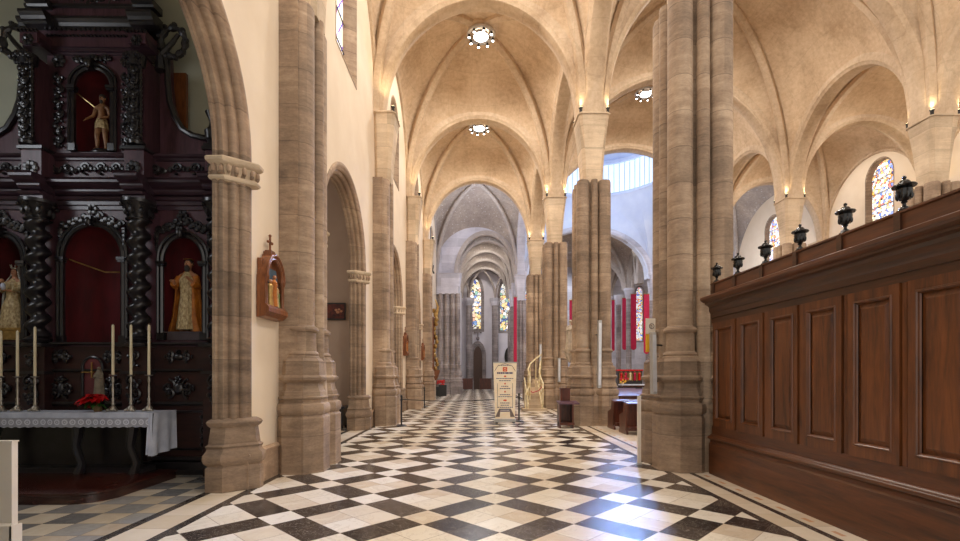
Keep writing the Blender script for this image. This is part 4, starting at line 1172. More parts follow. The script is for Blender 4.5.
MB().ball((hp[0], hp[1] + .14 * u, hp[2] + .08 * u), .42 * u, .36 * u, .4 * u, 14, 10).build('hair', M['hair'], st)
mb = MB().lathe(hp[0], hp[1] + .05 * u, [(hp[2] + .36 * u, .34 * u), (hp[2] + .5 * u, .38 * u)], 16, cap=False)
for k in range(8):
    a = 2 * PI * k / 8; mb.tube([(hp[0] + .36 * u * math.cos(a), hp[1] + .05 * u + .36 * u * math.sin(a), hp[2] + .48 * u), (hp[0] + .44 * u * math.cos(a), hp[1] + .05 * u + .44 * u * math.sin(a), hp[2] + .86 * u)], [.06 * u, .03 * u], 5)
mb.build('silver_crown', M['silver'], st)
MB().ball((p.x - .2 * u, YF - .06, zf + 5.0 * u), .26 * u, .24 * u, .5 * u, 12, 8).build('child_robe', M['linen'], st)
MB().ball((p.x - .2 * u, YF - .08, zf + 5.65 * u), .22 * u, .22 * u, .26 * u, 12, 8).build('child_head', M['skin'], st)

# ------------------------------------------------------------------ altar, footpace, candles
yt0, yt1, zt0 = 7.2, 7.74, 1.07
fp = MB()
xr = -4.78; rad = .42
outl = [(-8.6, 6.13)] + [(xr - rad + rad * math.sin(PI / 2 * k / 8), 6.13 + rad - rad * math.cos(PI / 2 * k / 8)) for k in range(9)] + [(xr, 7.72), (-8.6, 7.72)]
fp = MB()
def loop_(z, g): return [(x + (g if x > -8 else 0), y - (g if y < 7 else 0), z) for x, y in outl]
fp.rings([loop_(0, 0), loop_(.10, 0), loop_(.115, .02), loop_(.14, .02), loop_(.144, .01)])
o = fp.build('footpace', M['foot_wood'], None, 30); tag(o, 'low dark red wooden platform with a rounded corner under the altar', 'platform')
al = thing('altar_table', ((P(80, 410, 7.6).x), 7.6, .144), 'long dark wooden altar table under the white cloth', 'altar')
ax0, ax1 = -8.4, P(176.5, 415, 7.74).x
MB().box(ax0, ax1 - .02, yt0 + .02, yt1, zt0 - .06, zt0).build('tabletop', M['foot_wood'], al, 0)
MB().box(ax0, ax1 - .12, yt0 + .08, yt0 + .12, zt0 - .20, zt0 - .06).build('apron', M['foot_wood'], al, 0)
MB().box(ax0, ax1 - .5, yt0 + .44, yt0 + .50, .144, zt0 - .06).build('back_panel', M['ret_dark'], al, 0)
for x in (ax1 - .42, XC - .9, XC + .35):
    MB().tube([(x, yt0 + .16, .144), (x + .05, yt0 + .16, .3), (x - .05, yt0 + .17, .55), (x + .02, yt0 + .16, zt0 - .08)], [.07, .05, .06, .09], 8).build('leg', M['ret_dark'], al)
MB().box(ax0, ax1 - .3, yt0 + .2, yt0 + .5, .144, .22).build('stretcher', M['ret_dark'], al, 0)

cl = MB()
cl.box(ax0, ax1, yt0 - .01, yt1, zt0 + .001, zt0 + .012)
def drop(i, j):
    x = ax0 + (ax1 - .05 - ax0) * i
    return (x, yt0 - .015 - .012 * j * (1 + math.sin(x * 9)), zt0 + .012 - j * (.19 + .012 * math.sin(x * 19)))
cl.grid(drop, 90, 4)
clo = cl.build('altar_cloth', M['linen'], None, 50); tag(clo, 'white altar cloth with lace edge draped over the long altar table', 'cloth')
def lacef(i, j):
    x = ax0 + (ax1 - .05 - ax0) * i
    return (x, yt0 - .03 - .014 * (1 + math.sin(x * 9)), zt0 - .06 - j * (.13 + .015 * abs(math.sin(x * 26))))
m_, nt, bs = newmat('lace'); src, X_, Y_, Z_ = geo(nt)
u_ = (X_ * 9.0).fr() - .5; v_ = (Z_ * 9.0).fr() - .5; rr_ = (u_ * u_ + v_ * v_).m('SQRT')
pt = (rr_ - .3).ab().lt(.09).mx(rr_.lt(.1)).mx(((X_ * 60).fr() - .5).ab().lt(.12))
nt.links.new(mixc(nt, pt, srgb(150, 152, 166), srgb(222, 224, 234)), bs.inputs['Base Color']); bs.inputs['Roughness'].default_value = .85
MB().grid(lacef, 160, 2).build('lace_edge', m_, clo)
# hanging end of the cloth
q0, q1 = ax1 - .07, ax1
def hang(i, j):
    x = q0 + (q1 - q0) * i; zl = P(142, 455, 7.2).z * (1 - i) + P(150, 457, 7.2).z * i
    z = zt0 + .014 + (zl - zt0) * j
    return (x + .02 * j * (1 - 2 * i) - .03 * (1 - i) * j, yt0 - .03 - .03 * math.sin(i * 11 + 1) * j - .01 * j, z)
MB().grid(hang, 24, 10).build('hanging_end', M['linen'], clo)
def hang2(i, j):
    zl = P(150, 457, 7.2).z; return (q1 + .01 - .04 * j * (1 - i) + .03 * math.sin(i * 13) * j, yt0 - .02 + (yt1 - yt0) * i, zt0 + .012 + (zl + .05 * i - zt0) * j)
MB().grid(hang2, 16, 8).build('hanging_side', M['linen'], clo)

def candle_set(px, pyb, pyc, pyt, lab_c, lab_s, y=7.45):
    z0 = zt0 + .013; p_ = P(px, 410, y); x = p_.x
    zc, zt_c = P(px, pyc, y).z, P(px, pyt, y).z
    s_ = thing('candlestick', (x, y, z0), lab_s, 'candlestick', 'candlesticks on the altar')
    h = zc - z0
    f = MB()
    for k in range(3):
        a = PI / 2 + 2 * PI * k / 3
        f.tube([(x, y, z0 + .05), (x + .07 * math.cos(a), y + .07 * math.sin(a), z0 + .02)], [.03, .018], 7); f.ball((x + .075 * math.cos(a), y + .075 * math.sin(a), z0 + .018), .018)
    f.lathe(x, y, [(z0 + .0, .03), (z0 + .02, .055), (z0 + .06, .048), (z0 + .09, .022)], 14)
    f.build('foot', M['silver'], s_)
    MB().lathe(x, y, [(z0 + .08, .018), (z0 + .12, .03), (z0 + .15, .018), (z0 + .19, .026), (z0 + .22, .014), (z0 + h * .6, .02), (z0 + h * .75, .013), (z0 + h * .86, .024), (zc - .03, .014)], 14).build('stem', M['silver'], s_)
    MB().lathe(x, y, [(zc - .03, .012), (zc - .015, .05), (zc - .003, .058), (zc - .006, .02)], 16).build('drip_pan', M['silver'], s_)
    c = MB().lathe(x, y, [(zc - .004, .020), (zt_c - .03, .018), (zt_c - .015, .012), (zt_c - .01, .0045), (zt_c, .003)], 12).build('candle', M['wax'])
    tag(c, lab_c, 'candle', 'altar candles')
cs = [(1, 409, 376, 330, 'pale candle cut by the left edge of the view'), (17.5, 409, 376, 330, 'pale candle second from the left edge'), (35, 409, 376, 326, 'pale candle nearest the centre of the left group'),
      (113, 408, 374.5, 324, 'pale candle right beside the poinsettia'), (131, 408, 374.5, 324, 'pale candle in the middle of the right group of three'), (149, 408, 374.5, 324, 'pale candle rightmost on the altar, above the hanging cloth end')]
for px, a, b, c, l in cs:
    candle_set(px, a, b, c, 'tall ' + l, 'tarnished candlestick under the ' + l.replace('pale ', ''))

# poinsettia
pp = P(96, 409, 7.4)
po = thing('poinsettia', (pp.x, 7.4, zt0 + .013), 'red poinsettia in a small brass pot on the altar cloth', 'plant')
z0 = zt0 + .013
MB().lathe(pp.x + .03, 7.4, [(z0, .045), (z0 + .04, .062), (z0 + .08, .055), (z0 + .09, .06), (z0 + .095, .045)], 18).build('pot', M['pot'], po)
def leaf(mb, c, d, L, w_, droop):
    d = V(d).normalized(); side = d.cross(V((0, 0, 1))).normalized(); c = V(c); R = []
    for k in range(6):
        f = k / 5; ww = w_ * math.sin(PI * min(1, f * .94 + .06)) ** .8 + .001
        q = c + d * L * f + V((0, 0, -droop * f * f * L)); R.append([q - side * ww, q + V((0, 0, -ww * .3)), q + side * ww])
    mb.rings(R, False, False)
random.seed(5)
mb = MB(); mg = MB()
for (ox, oz, L) in ((-.02, .26, .15), (.07, .24, .13), (-.10, .20, .14), (.02, .20, .12), (-.16, .13, .12)):
    for k in range(8):
        a = 2 * PI * k / 8 + random.random() * .5
        leaf(mb, (pp.x + ox, 7.4 - .03, z0 + oz), (math.cos(a), math.sin(a) * .8, random.uniform(-.1, .4)), L * random.uniform(1.0, 1.4), .04, .5)
for k in range(18):
    a = 2 * PI * k / 18 + random.random() * .4
    leaf(mg, (pp.x + random.uniform(-.08, .05), 7.4, z0 + random.uniform(.10, .18)), (math.cos(a), math.sin(a), .1), .13, .03, .8)
for ox in (-.12, -.05, .03, .08): mg.tube([(pp.x + .03, 7.4, z0 + .07), (pp.x + ox, 7.38, z0 + .22)], .006, 5)
mb.build('red_bracts', M['bract'], po, 0); mg.build('green_leaves', M['leaf'], po, 0)
# small pale statuette beside the tabernacle
p = P(99, 395, 7.66)
z0 = zt0 + .013; zt_s = P(99, 366, 7.66).z
st = thing('white_statuette', (p.x, 7.66, z0), 'small pale robed statuette before the arched rose-coloured panel behind the poinsettia', 'statue')
hh = zt_s - z0 - .2
MB().box(p.x - .05, p.x + .05, 7.61, 7.71, z0, z0 + .2).build('plinth', M['ret_dark'], st, 0)
b2, u, hp = body(st, p.x, 7.66, z0 + .2, hh, M['dull'], (((1.0, -.4, 4.6), (.3, -1.0, 4.9)), ((1.0, -.4, 4.6), (.3, -1.0, 4.9))))
robe('mantle', st, p.x, 7.665, z0 + .2, z0 + .2 + 6.6 * u, [(0, 1.2 * u, .95 * u), (.5, .95 * u, .85 * u), (.85, .9 * u, .7 * u), (1, .4 * u, .42 * u)], M['dull'], 7, .06)
# ------------------------------------------------------------------ wooden screen on the right
SX = 3.97; SY0, SY1 = 2.12, 7.96
scn = thing('wooden_screen', (SX, (SY0 + SY1) / 2, 0), 'long polished brown panelled choir screen with black urn finials along the right', 'screen')
MB().box(SX + .02, SX + .22, SY0, SY1, .02, 3.05).build('core', M['screen_dark'], scn, 0)
MB().extr_y([(SX + .05, 0), (SX - .07, 0), (SX - .07, .50), (SX - .055, .52), (SX - .05, .56), (SX + .05, .56)], SY0, SY1 + .0).build('plinth_board', M['screen_h'], scn, 0)
MB().extr_y([(SX + .05, .56), (SX - .045, .56), (SX - .06, .575)] + [(SX - .06 - .035 * math.sin(PI * k / 6), .605 - .03 * math.cos(PI * k / 6)) for k in range(7)] + [(SX - .05, .65), (SX - .03, .66), (SX + .05, .66)], SY0, SY1 + .0).build('bead_moulding', M['screen_h'], scn, 40)
MB().box(SX - .02, SX + .05, SY0, SY1, .66, .80).build('bottom_rail', M['screen_h'], scn, 0)
pitch = .707
edges = [7.21 - pitch * k for k in range(-1, 9)]
zlo, zhi = .80, 2.50
for k in range(len(edges)):
    yR = min(edges[k] - .05, SY1 - .03); yL = edges[k] - pitch + .035
    if k == 0: yR = SY1 - .05
    if yR - yL < .2 or yL < SY0: continue
    d = MB()
    a = .085          # door frame
    x = SX - .03
    d.box(x, SX + .04, yL, yR, zlo, zlo + .12).box(x, SX + .04, yL, yR, zhi - .10, zhi).box(x, SX + .04, yL, yL + a, zlo + .12, zhi - .10).box(x, SX + .04, yR - a, yR, zlo + .12, zhi - .10)
    dd = d.build('panel_door', M['screen_v'], scn, 0)
    y0, y1, z0, z1 = yL + a, yR - a, zlo + .12, zhi - .10
    def rr_(g, dx): return [(x + dx, y0 + g, z0 + g), (x + dx, y1 - g, z0 + g), (x + dx, y1 - g, z1 - g), (x + dx, y0 + g, z1 - g)]
    MB().rings([rr_(-.006, .0), rr_(0, -.010), rr_(.010, -.012), rr_(.020, -.002), rr_(.024, .010), rr_(.032, .022)], False).build('panel_moulding', M['screen_v'], dd, 0)
    MB().rings([rr_(.03, .035), rr_(.05, .030), rr_(.085, .012), rr_(.09, .012)], True).build('raised_panel', M['screen_v'], dd, 0)
    MB().box(SX - .012, SX + .04, yL - .058, yL - .012, zlo, zhi).build('stile', M['screen_v'], scn, 0)
MB().extr_y([(SX + .05, 2.50), (SX - .02, 2.50), (SX - .02, 2.58), (SX - .045, 2.59), (SX - .045, 2.66), (SX - .06, 2.68), (SX - .07, 2.71), (SX - .07, 2.76), (SX - .10, 2.79), (SX - .14, 2.81), (SX - .14, 2.84), (SX + .05, 2.84)], SY0, SY1).build('architrave', M['screen_dark'], scn, 0)
MB().extr_y([(SX + .05, 2.84), (SX - .15, 2.84), (SX - .19, 2.865), (SX - .21, 2.885), (SX - .21, 2.92), (SX - .17, 2.94), (SX - .06, 2.955), (SX + .05, 2.955)], SY0, SY1 + .02).build('cornice', M['screen_h'], scn, 0)
MB().extr_y([(SX + .22, 2.95), (SX - .03, 2.95), (SX - .03, 3.13), (SX - .05, 3.14), (SX - .05, 3.16), (SX + .24, 3.16), (SX + .24, 3.13), (SX + .22, 3.13)], SY0, SY1).build('frieze_board', M['screen_h'], scn, 0)
uy = [7.88, 7.24, 6.55, 5.85, 5.13, 4.42, 3.71, 3.0, 2.3]
for y in uy:
    MB().box(SX - .052, SX - .028, y - .035, y + .035, 2.955, 3.15).build('frieze_block', M['screen_dark'], scn, 0)
    z = 3.16; x = SX + .02; s_ = 1.12
    pr = [(0, .062), (.012, .066), (.02, .05), (.035, .045), (.05, .02), (.07, .016), (.08, .03), (.09, .024), (.10, .045), (.14, .066), (.175, .074), (.19, .070), (.2, .066), (.205, .10), (.215, .108), (.225, .10), (.235, .06), (.25, .05), (.262, .035), (.268, .014), (.28, .012)]
    u_ = MB().lathe(x, y, [(z + a * s_, b * .88) for a, b in pr], 20)
    u_.ball((x, y, z + .285 * s_), .018)
    for k in range(10):
        a = 2 * PI * k / 10; u_.ball((x + .056 * math.cos(a), y + .056 * math.sin(a), z + .15), .012, .012, .035, 6, 4)
    uo = u_.build('urn_finial', M['urn'], scn); uo['label'] = 'black turned urn finial'

# small worn cream post at the left corner
wx = P(15, 500, 4.5).x
t = thing('low_partition', (wx - .35, 4.53, 0), 'plain cream painted low partition board cut off at the lower left corner', 'partition')
zt_ = P(8, 441, 4.5).z; zs_ = P(8, 525, 4.45).z
MB().box(wx - .72, wx - .03, 4.5, 4.56, 0, zt_ - .012).build('board', M['white'], t, 0)
MB().box(wx - .73, wx - .022, 4.495, 4.565, zt_ - .012, zt_).build('top_edge', M['white'], t, 0)
MB().extr_x([(4.5, 0), (4.475, 0), (4.475, zs_ - .02), (4.49, zs_), (4.5, zs_)], wx - .75, wx - .012).build('skirting', M['white'], t, 0)
MB().box(wx - .03, wx - .008, 4.475, 4.58, 0, zs_ - .02).build('end_block', M['white'], t, 0)

# stations of the cross
def station(y, label, full=True):
    z0, z1 = 2.52, 3.42; x0 = XL + .01
    t = thing('station_plaque', (XL, y, z0), label, 'plaque', 'carved station plaques on the left wall')
    hw = .33
    MB().box(x0, x0 + .06, y - hw, y + hw, z0 + .12, z0 + .9).build('backboard', M['oak'], t, 0)
    MB().extr_y([(x0, z0), (x0 + .12, z0 + .02), (x0 + .19, z0 + .09), (x0 + .19, z0 + .15), (x0 + .15, z0 + .2), (x0, z0 + .2)], y - hw - .03, y + hw + .03).build('bracket_shelf', M['oak'], t, 0)
    for s_ in (-1, 1):
        MB().lathe(x0 + .12, y + s_ * (hw - .03), [(z0 + .18, .045), (z0 + .22, .03), (z0 + .55, .026), (z0 + .58, .045), (z0 + .64, .05)], 10).box(x0, x0 + .13, y + s_ * hw - .025, y + s_ * hw + .025, z0 + .18, z0 + .64).build('side_column', M['oak'], t)
    mk = lambda tt, z: V((x0 + .02, tt, z))
    path = [(p_, n_, V((1, 0, 0))) for p_, n_ in arch_pts(y, hw - .08, .30, z0 + .62, mk, 20)]
    MB().sweep(path, [(.10, 0), (0, 0), (0, .11), (.02, .13), (.05, .12), (.07, .15), (.10, .14), (.10, 0)]).build('arched_hood', M['oak'], t)
    MB().box(x0, x0 + .14, y - .17, y + .17, z0 + .94, z0 + .99).box(x0, x0 + .12, y - .12, y + .12, z0 + .99, z0 + 1.05).box(x0, x0 + .10, y - .07, y + .07, z0 + 1.05, z0 + 1.08).build('crest', M['oak'], t, 0)
    c = MB().box(x0 + .04, x0 + .065, y - .012, y + .012, z0 + 1.08, z0 + 1.32).box(x0 + .04, x0 + .065, y - .07, y + .07, z0 + 1.2, z0 + 1.23)
    for a, b in ((-.07, 1.215), (.07, 1.215), (0, 1.32)): c.ball((x0 + .052, y + a, z0 + b), .024)
    c.build('small_cross', M['oak'], t)
    MB().box(x0 + .055, x0 + .065, y - hw + .07, y + hw - .07, z0 + .2, z0 + .8).build('painted_ground', M['blue_p'], t, 0)
    for a, c_, m_, hh in ((-.10, .0, 'gilt', .42), (.06, .02, 'brocade', .38), (.16, .0, 'green_p', .3), (-.02, .03, 'ochre', .5)):
        f = MB().lathe(x0 + .09 + c_, y + a, [(z0 + .2, .06), (z0 + .2 + hh * .5, .045), (z0 + .2 + hh * .75, .055), (z0 + .2 + hh * .85, .02)], 10)
        o_ = f.build('relief_figure', M[m_], t)
        MB().ball((x0 + .10 + c_, y + a, z0 + .2 + hh * .92), .032).build('head', M['skin'], o_)
    return t
station(7.62, 'carved wooden station plaque with painted figures, the largest and nearest one')
station(22.34, 'small carved station plaque between the second and third piers of the left wall')
station(29.74, 'tiny carved station plaque far along the left wall before the fourth pier')
# tall gilded shrine far along the wall
t = thing('gilded_shrine', (-3.1, 36.6, 1.2), 'tall narrow gilded carved shrine on the wall left of the broad grey pier', 'shrine')
MB().box(XL, XL + .18, 36.2, 37.1, 2.0, 6.0).build('back_panel', M['oak'], t, 0)
mb = MB()
for k in range(14):
    zq = 2.1 + k * .34; mb.ball((XL + .28 + .12 * math.sin(k * 1.3), 36.65 + .22 * math.sin(k), zq), .16, .2, .2, 8, 6)
mb.tube([(XL + .3, 36.4, 5.6), (XL + .5, 36.5, 6.8), (XL + .25, 36.7, 7.4)], [.12, .09, .03], 8).build('carved_figure', M['gilt'], t)
MB().lathe(XL + .3, 36.65, [(1.2, .05), (1.5, .2), (1.9, .35), (2.0, .35)], 12).build('bracket', M['oak'], t)

# small painting, chest and bench in the second chapel
yb = YP[2] - .14
a, b = P(324, 320, yb), P(346, 303, yb)
t = thing('framed_painting', ((a.x + b.x) / 2, yb, a.z), 'small dark red framed painting on the tan chapel wall beyond the second archway', 'picture')
MB().box(a.x, b.x, yb - .05, yb - .01, a.z, b.z).build('frame', M['ret_dark'], t, 0)
MB().box(a.x + .04, b.x - .04, yb - .06, yb - .045, a.z + .05, b.z - .05).build('canvas', M['paint'], t, 0)
cx, cz = (a.x + b.x) / 2 + .05, (a.z + b.z) / 2
mb = MB()
for dx, dz_, r in ((0, .04, .05), (.1, .06, .045), (.06, -.03, .06), (.17, 0, .05)): mb.ball((cx + dx, yb - .062, cz + dz_), r, .004, r * .8, 8, 5)
mb.build('painted_figures', M['skin'], t)
t = thing('dark_chest', (-4.7, 14.9, 0), 'low dark wooden chest in the tan chapel seen through the second archway', 'chest')
MB().box(-5.4, -4.0, 14.6, 15.2, .08, .62).build('body', M['ret_dark'], t, 0)
MB().box(-5.46, -3.94, 14.56, 15.24, .62, .68).build('lid', M['ret_dark'], t, 0)
for x in (-5.35, -4.05):
    for y in (14.66, 15.14): MB().lathe(x, y, [(0, .03), (.03, .05), (.08, .04)], 10).build('foot', M['ret_dark'], t)

# ------------------------------------------------------------------ roll-up information banner
by = 16.4
a, b = P(494.5, 419, by), P(515.5, 362.5, by)
t = thing('information_banner', ((a.x + b.x) / 2, by, 0), 'standing cream information banner with blue and orange print in the middle of the aisle', 'sign')
cx = (a.x + b.x) / 2; hb = (b.x - a.x) / 2; zt_ = b.z
MB().rings([[(cx - hb * .93, by, .14), (cx + hb * .93, by, .14), (cx + hb * 1.12, by, zt_), (cx - hb * 1.12, by, zt_)], [(cx - hb * .93, by + .012, .14), (cx + hb * .93, by + .012, .14), (cx + hb * 1.12, by + .012, zt_), (cx - hb * 1.12, by + .012, zt_)]]).build('panel', M['banner'], t, 0)
MB().box(cx - hb * 1.12, cx + hb * 1.12, by - .012, by + .02, zt_ - .02, zt_ + .02).build('top_rail', M['alu'], t, 0)
MB().box(cx - hb * 1.05, cx + hb * 1.05, by - .06, by + .08, .03, .13).build('base_case', M['alu'], t, 30)
for s_ in (-1, 1): MB().box(cx + s_ * hb * .8 - .04, cx + s_ * hb * .8 + .04, by - .2, by + .22, 0, .03).build('foot', M['black'], t, 0)
def line(z, w_, h, m, dash=1, x0=0):
    mb = MB(); n = dash; 
    random.seed(int(z * 1000)); x = cx + x0 - w_ / 2
    while x < cx + x0 + w_ / 2 - .01:
        L = min(random.uniform(.03, .075) * (1 if dash else 9), cx + x0 + w_ / 2 - x); mb.box(x, x + L, by - .005, by - .001, z - h / 2, z + h / 2); x += L + .014
    mb.build('print_line', M[m], t, 0)
def pz(py): return P(504, py, by).z
line(pz(365.3), .46, .022, 'navy'); line(pz(373), .54, .06, 'navy'); line(pz(378.5), .60, .024, 'navy'); line(pz(380.7), .40, .024, 'navy')
line(pz(386.3), .26, .024, 'navy'); line(pz(388.5), .36, .03, 'navy'); line(pz(394.7), .34, .028, 'navy'); line(pz(396.7), .46, .024, 'navy')
line(pz(403), .34, .026, 'navy'); line(pz(405.2), .30, .024, 'navy'); line(pz(407.3), .52, .024, 'navy')
q = pz(369.3)
MB().box(cx - .075, cx + .075, by - .006, by - .001, q - .075, q + .075).build('orange_emblem', M['orange'], t, 0)
MB().tube([(cx + .035, by - .008, q + .03), (cx - .03, by - .008, q + .03), (cx - .035, by - .008, q - .03), (cx + .03, by - .008, q - .035), (cx + .035, by - .008, q)], .009, 4).build('emblem_mark', M['banner'], t)
for py, w_ in ((376.3, .08), (383.6, .06), (391.7, .06), (400.3, .13)):
    q = pz(py); MB().rings([[(cx + w_ / 2 * math.cos(2 * PI * k / 12), yy, q + .03 * math.sin(2 * PI * k / 12)) for k in range(12)] for yy in (by - .006, by - .001)]).build('orange_emblem', M['orange'], t, 0)
MB().tube([(cx - hb * 1.0, by - .004, zt_ - .3), (cx - hb * .7, by - .004, zt_ - .12), (cx, by - .004, zt_ - .04), (cx + hb * .7, by - .004, zt_ - .12), (cx + hb * 1.0, by - .004, zt_ - .3)], .008, 4).build('printed_arch', M['taupe'], t)
for s_ in (-1, 1):
    MB().tube([(cx + s_ * hb * .72, by - .004, .5), (cx + s_ * hb * .72, by - .004, 1.35)], .007, 4).build('printed_arch', M['taupe'], t)
    MB().add([(cx + s_ * hb * .93, by - .005, .2), (cx + s_ * hb * .5, by - .005, .2), (cx + s_ * hb * .45, by - .005, .48), (cx + s_ * hb * .55, by - .005, .48)], [(0, 1, 2, 3) if s_ > 0 else (3, 2, 1, 0)]).build('printed_base', M['taupe'], t, 0)
MB().box(cx - hb * .45, cx + hb * .45, by - .006, by - .001, .38, .48).build('printed_band', M['navy'], t, 0)
mb = MB()
for k in range(9): mb.box(cx - .15 + .034 * k, cx - .128 + .034 * k, by - .009, by - .006, .41, .45)
mb.build('print_line', M['white'], t, 0)

# rope barrier
def stanchion(x, y, label):
    t = thing('barrier_post', (x, y, 0), label, 'post', 'rope barrier posts')
    MB().lathe(x, y, [(0, .17), (.012, .17), (.03, .12), (.035, .03)], 24).build('base', M['black'], t)
    MB().lathe(x, y, [(.03, .026), (.9, .026), (.905, .034), (.93, .034)], 14).build('pole', M['black'], t)
    MB().ball((x, y, .96), .04).lathe(x, y, [(.80, .036), (.84, .04), (.88, .036)], 12).build('head', M['black'], t)
pa = P(401.5, 424, 15.4); stanchion(pa.x, 15.4, 'black barrier post beside the second engaged pier holding the rope')
pb = P(519, 424, 16.9); stanchion(pb.x, 16.9, 'black barrier post just right of the information banner')
pc = P(424.5, 406, 24.6); stanchion(pc.x, 24.6, 'small black barrier post by the third engaged pier of the left wall')
pts = []
for k in range(25):
    f = k / 24; pts.append((pa.x + (pb.x - pa.x) * f, 15.4 + 1.5 * f, .86 - .14 * 4 * f * (1 - f) * .7))
tag(MB().tube(pts, .014, 6).build('barrier_rope', M['rope']), 'black rope sagging across the aisle behind the banner', 'rope')
t = thing('flower_stand', (P(441, 396, 37).x, 37.2, 0), 'dark stand with a spray of red flowers at the foot of the grey crossing pier', 'plant stand')
fx = P(440, 396, 37).x
MB().box(fx - .3, fx + .5, 36.9, 37.4, 0, .7).box(fx - .1, fx + .5, 36.9, 37.4, .7, .85).build('stand', M['black'], t, 0)
mb = MB()
random.seed(3)
for k in range(22): mb.ball((fx - .25 + random.random() * .6, 37.1 + random.uniform(-.2, .2), .85 + random.random() * .35), .07, .07, .06, 6, 4)
mb.build('red_flowers', M['bract'], t)

# prayer desk by the second pier
x0, x1 = P(557.5, 424, 15).x, P(571.5, 424, 15).x
dy = 15.0
t = thing('prayer_desk', ((x0 + x1) / 2, dy, 0), 'dark wooden prayer desk with a pale ledge standing against the second pier', 'desk')
MB().box(x0, x1, dy, dy + .06, .05, .80).box(x0, x0 + .05, dy - .35, dy + .06, 0, .80).box(x1 - .05, x1, dy - .35, dy + .06, 0, .80).build('body', M['pew'], t, 0)
MB().box(x0 - .0, x1 + .02, dy - .38, dy - .1, .10, .18).build('kneeler', M['pew'], t, 0)
zl = P(560, 402, dy).z
MB().extr_x([(dy - .42, zl - .05), (dy - .42, zl - .01), (dy + .12, zl + .04), (dy + .12, zl - .0)], x0 - .02, x1 + .16).build('ledge', M['pew_top'], t, 0)
MB().box(x0 + .1, x1 - .04, dy + .02, dy + .2, zl + .04, P(560, 389, dy).z).build('upper_box', M['pew'], t, 0)
MB().box(x0 + .08, x1 - .02, dy, dy + .22, P(560, 389, dy).z, P(560, 388, dy).z).build('box_lid', M['pew'], t, 0)

# column loudspeakers
def speaker(x, y, z0, z1, w_, label, tilt=(0, 0), mount=None):
    t = thing('column_speaker', (x, y, z0), label, 'loudspeaker', 'slim column loudspeakers')
    n = 8
    R = []
    for k in range(n + 1):
        f = k / n; xx = x + tilt[0] * f; yy = y + tilt[1] * f; z = z0 + (z1 - z0) * f
        R.append([(xx - w_ / 2, yy - .03, z), (xx - w_ / 2 + .02, yy - .06, z), (xx + w_ / 2 - .02, yy - .06, z), (xx + w_ / 2, yy - .03, z), (xx + w_ / 2, yy + .06, z), (xx - w_ / 2, yy + .06, z)])
    MB().rings(R).build('housing', M['alu'], t, 0)
    MB().rings([[(x + tilt[0] * f - w_ * .32, y + tilt[1] * f - .068, z0 + (z1 - z0) * f), (x + tilt[0] * f + w_ * .32, y + tilt[1] * f - .068, z0 + (z1 - z0) * f), (x + tilt[0] * f + w_ * .32, y + tilt[1] * f - .05, z0 + (z1 - z0) * f), (x + tilt[0] * f - w_ * .32, y + tilt[1] * f - .05, z0 + (z1 - z0) * f)] for f in (.04, .96)]).build('grille', M['chrome'], t, 0)
    for f in (.2, .8):
        zb = z0 + (z1 - z0) * f; MB().tube([(x + tilt[0] * f, y + tilt[1] * f + .04, zb), mount[:2] + (zb,)] if mount else [(x, y, zb), (x, y + .25, zb)], .018, 6).build('bracket', M['iron'], t)
p0, p1 = P(600, 388, 15.1), P(600.5, 320, 15.1)
speaker(p0.x, 15.2, p0.z, p1.z, .13, 'tallest slim grey loudspeaker, on the front of the second free-standing pier', (.02, 0), (3.92, 15.55))
p0, p1 = P(559.5, 382, 22.6), P(559.5, 358, 22.6)
speaker(p0.x, 22.7, p0.z, p1.z, .13, 'slim grey loudspeaker on the third free-standing pier above the prayer desk', (0, 0), (3.95, 22.95))
p0, p1 = P(540.5, 374, 29.9), P(541, 344, 29.9)
speaker(p0.x, 29.9, p0.z, p1.z, .15, 'farthest slim grey loudspeaker, above the top of the gilded staircase', (0, 0), (3.95, 30.4))
p0, p1 = P(654, 394, 8.35), P(651, 333, 8.6)
speaker(p0.x, 8.35, p0.z, p1.z, .095, 'slim grey loudspeaker leaning at the left side of the nearest free-standing pier', (p1.x - p0.x, .15), (3.4, 8.7))
# paper notice
a, b = P(645.5, 334, 8.9), P(655, 318.5, 8.9)
t = thing('paper_notice', ((a.x + b.x) / 2, 8.9, a.z), 'white paper notice with a round mark above a yellow strip by the nearest pier', 'notice')
MB().box(a.x, b.x, 8.88, 8.9, a.z, b.z).build('white_sheet', M['white'], t, 0)
cxn, czn = (a.x + b.x) / 2 + .02, (a.z + b.z) / 2 - .0
MB().tube([(cxn + .045 * math.cos(2 * PI * k / 16), 8.875, czn + .045 * math.sin(2 * PI * k / 16)) for k in range(17)], .007, 5).tube([(cxn - .02, 8.875, czn + .02), (cxn + .01, 8.875, czn), (cxn - .01, 8.875, czn - .02)], .007, 5).build('round_mark', M['taupe'], t)
c = P(649.5, 352, 8.9)
MB().box(a.x + .0, c.x + .03, 8.885, 8.9, c.z, a.z).build('yellow_strip', M['yellow'], t, 0)
MB().box(a.x + .05, a.x + .09, 8.9, 9.0, c.z + .05, b.z - .05).build('mounting_batten', M['alu'], t, 0)
# white standing panel by the pier
a = P(640.6, 462, 8.72); b = P(640.6, 396, 8.72)
t = thing('white_board', (a.x, 8.9, 0), 'narrow white standing board at the left foot of the nearest pier', 'board')
MB().box(a.x - .04, a.x + .01, 8.72, 8.79, .03, b.z).build('board', M['white'], t, 0)
for y in (8.70, 8.765): MB().box(a.x - .055, a.x + .025, y, y + .045, 0, .03).build('foot', M['alu'], t, 0)

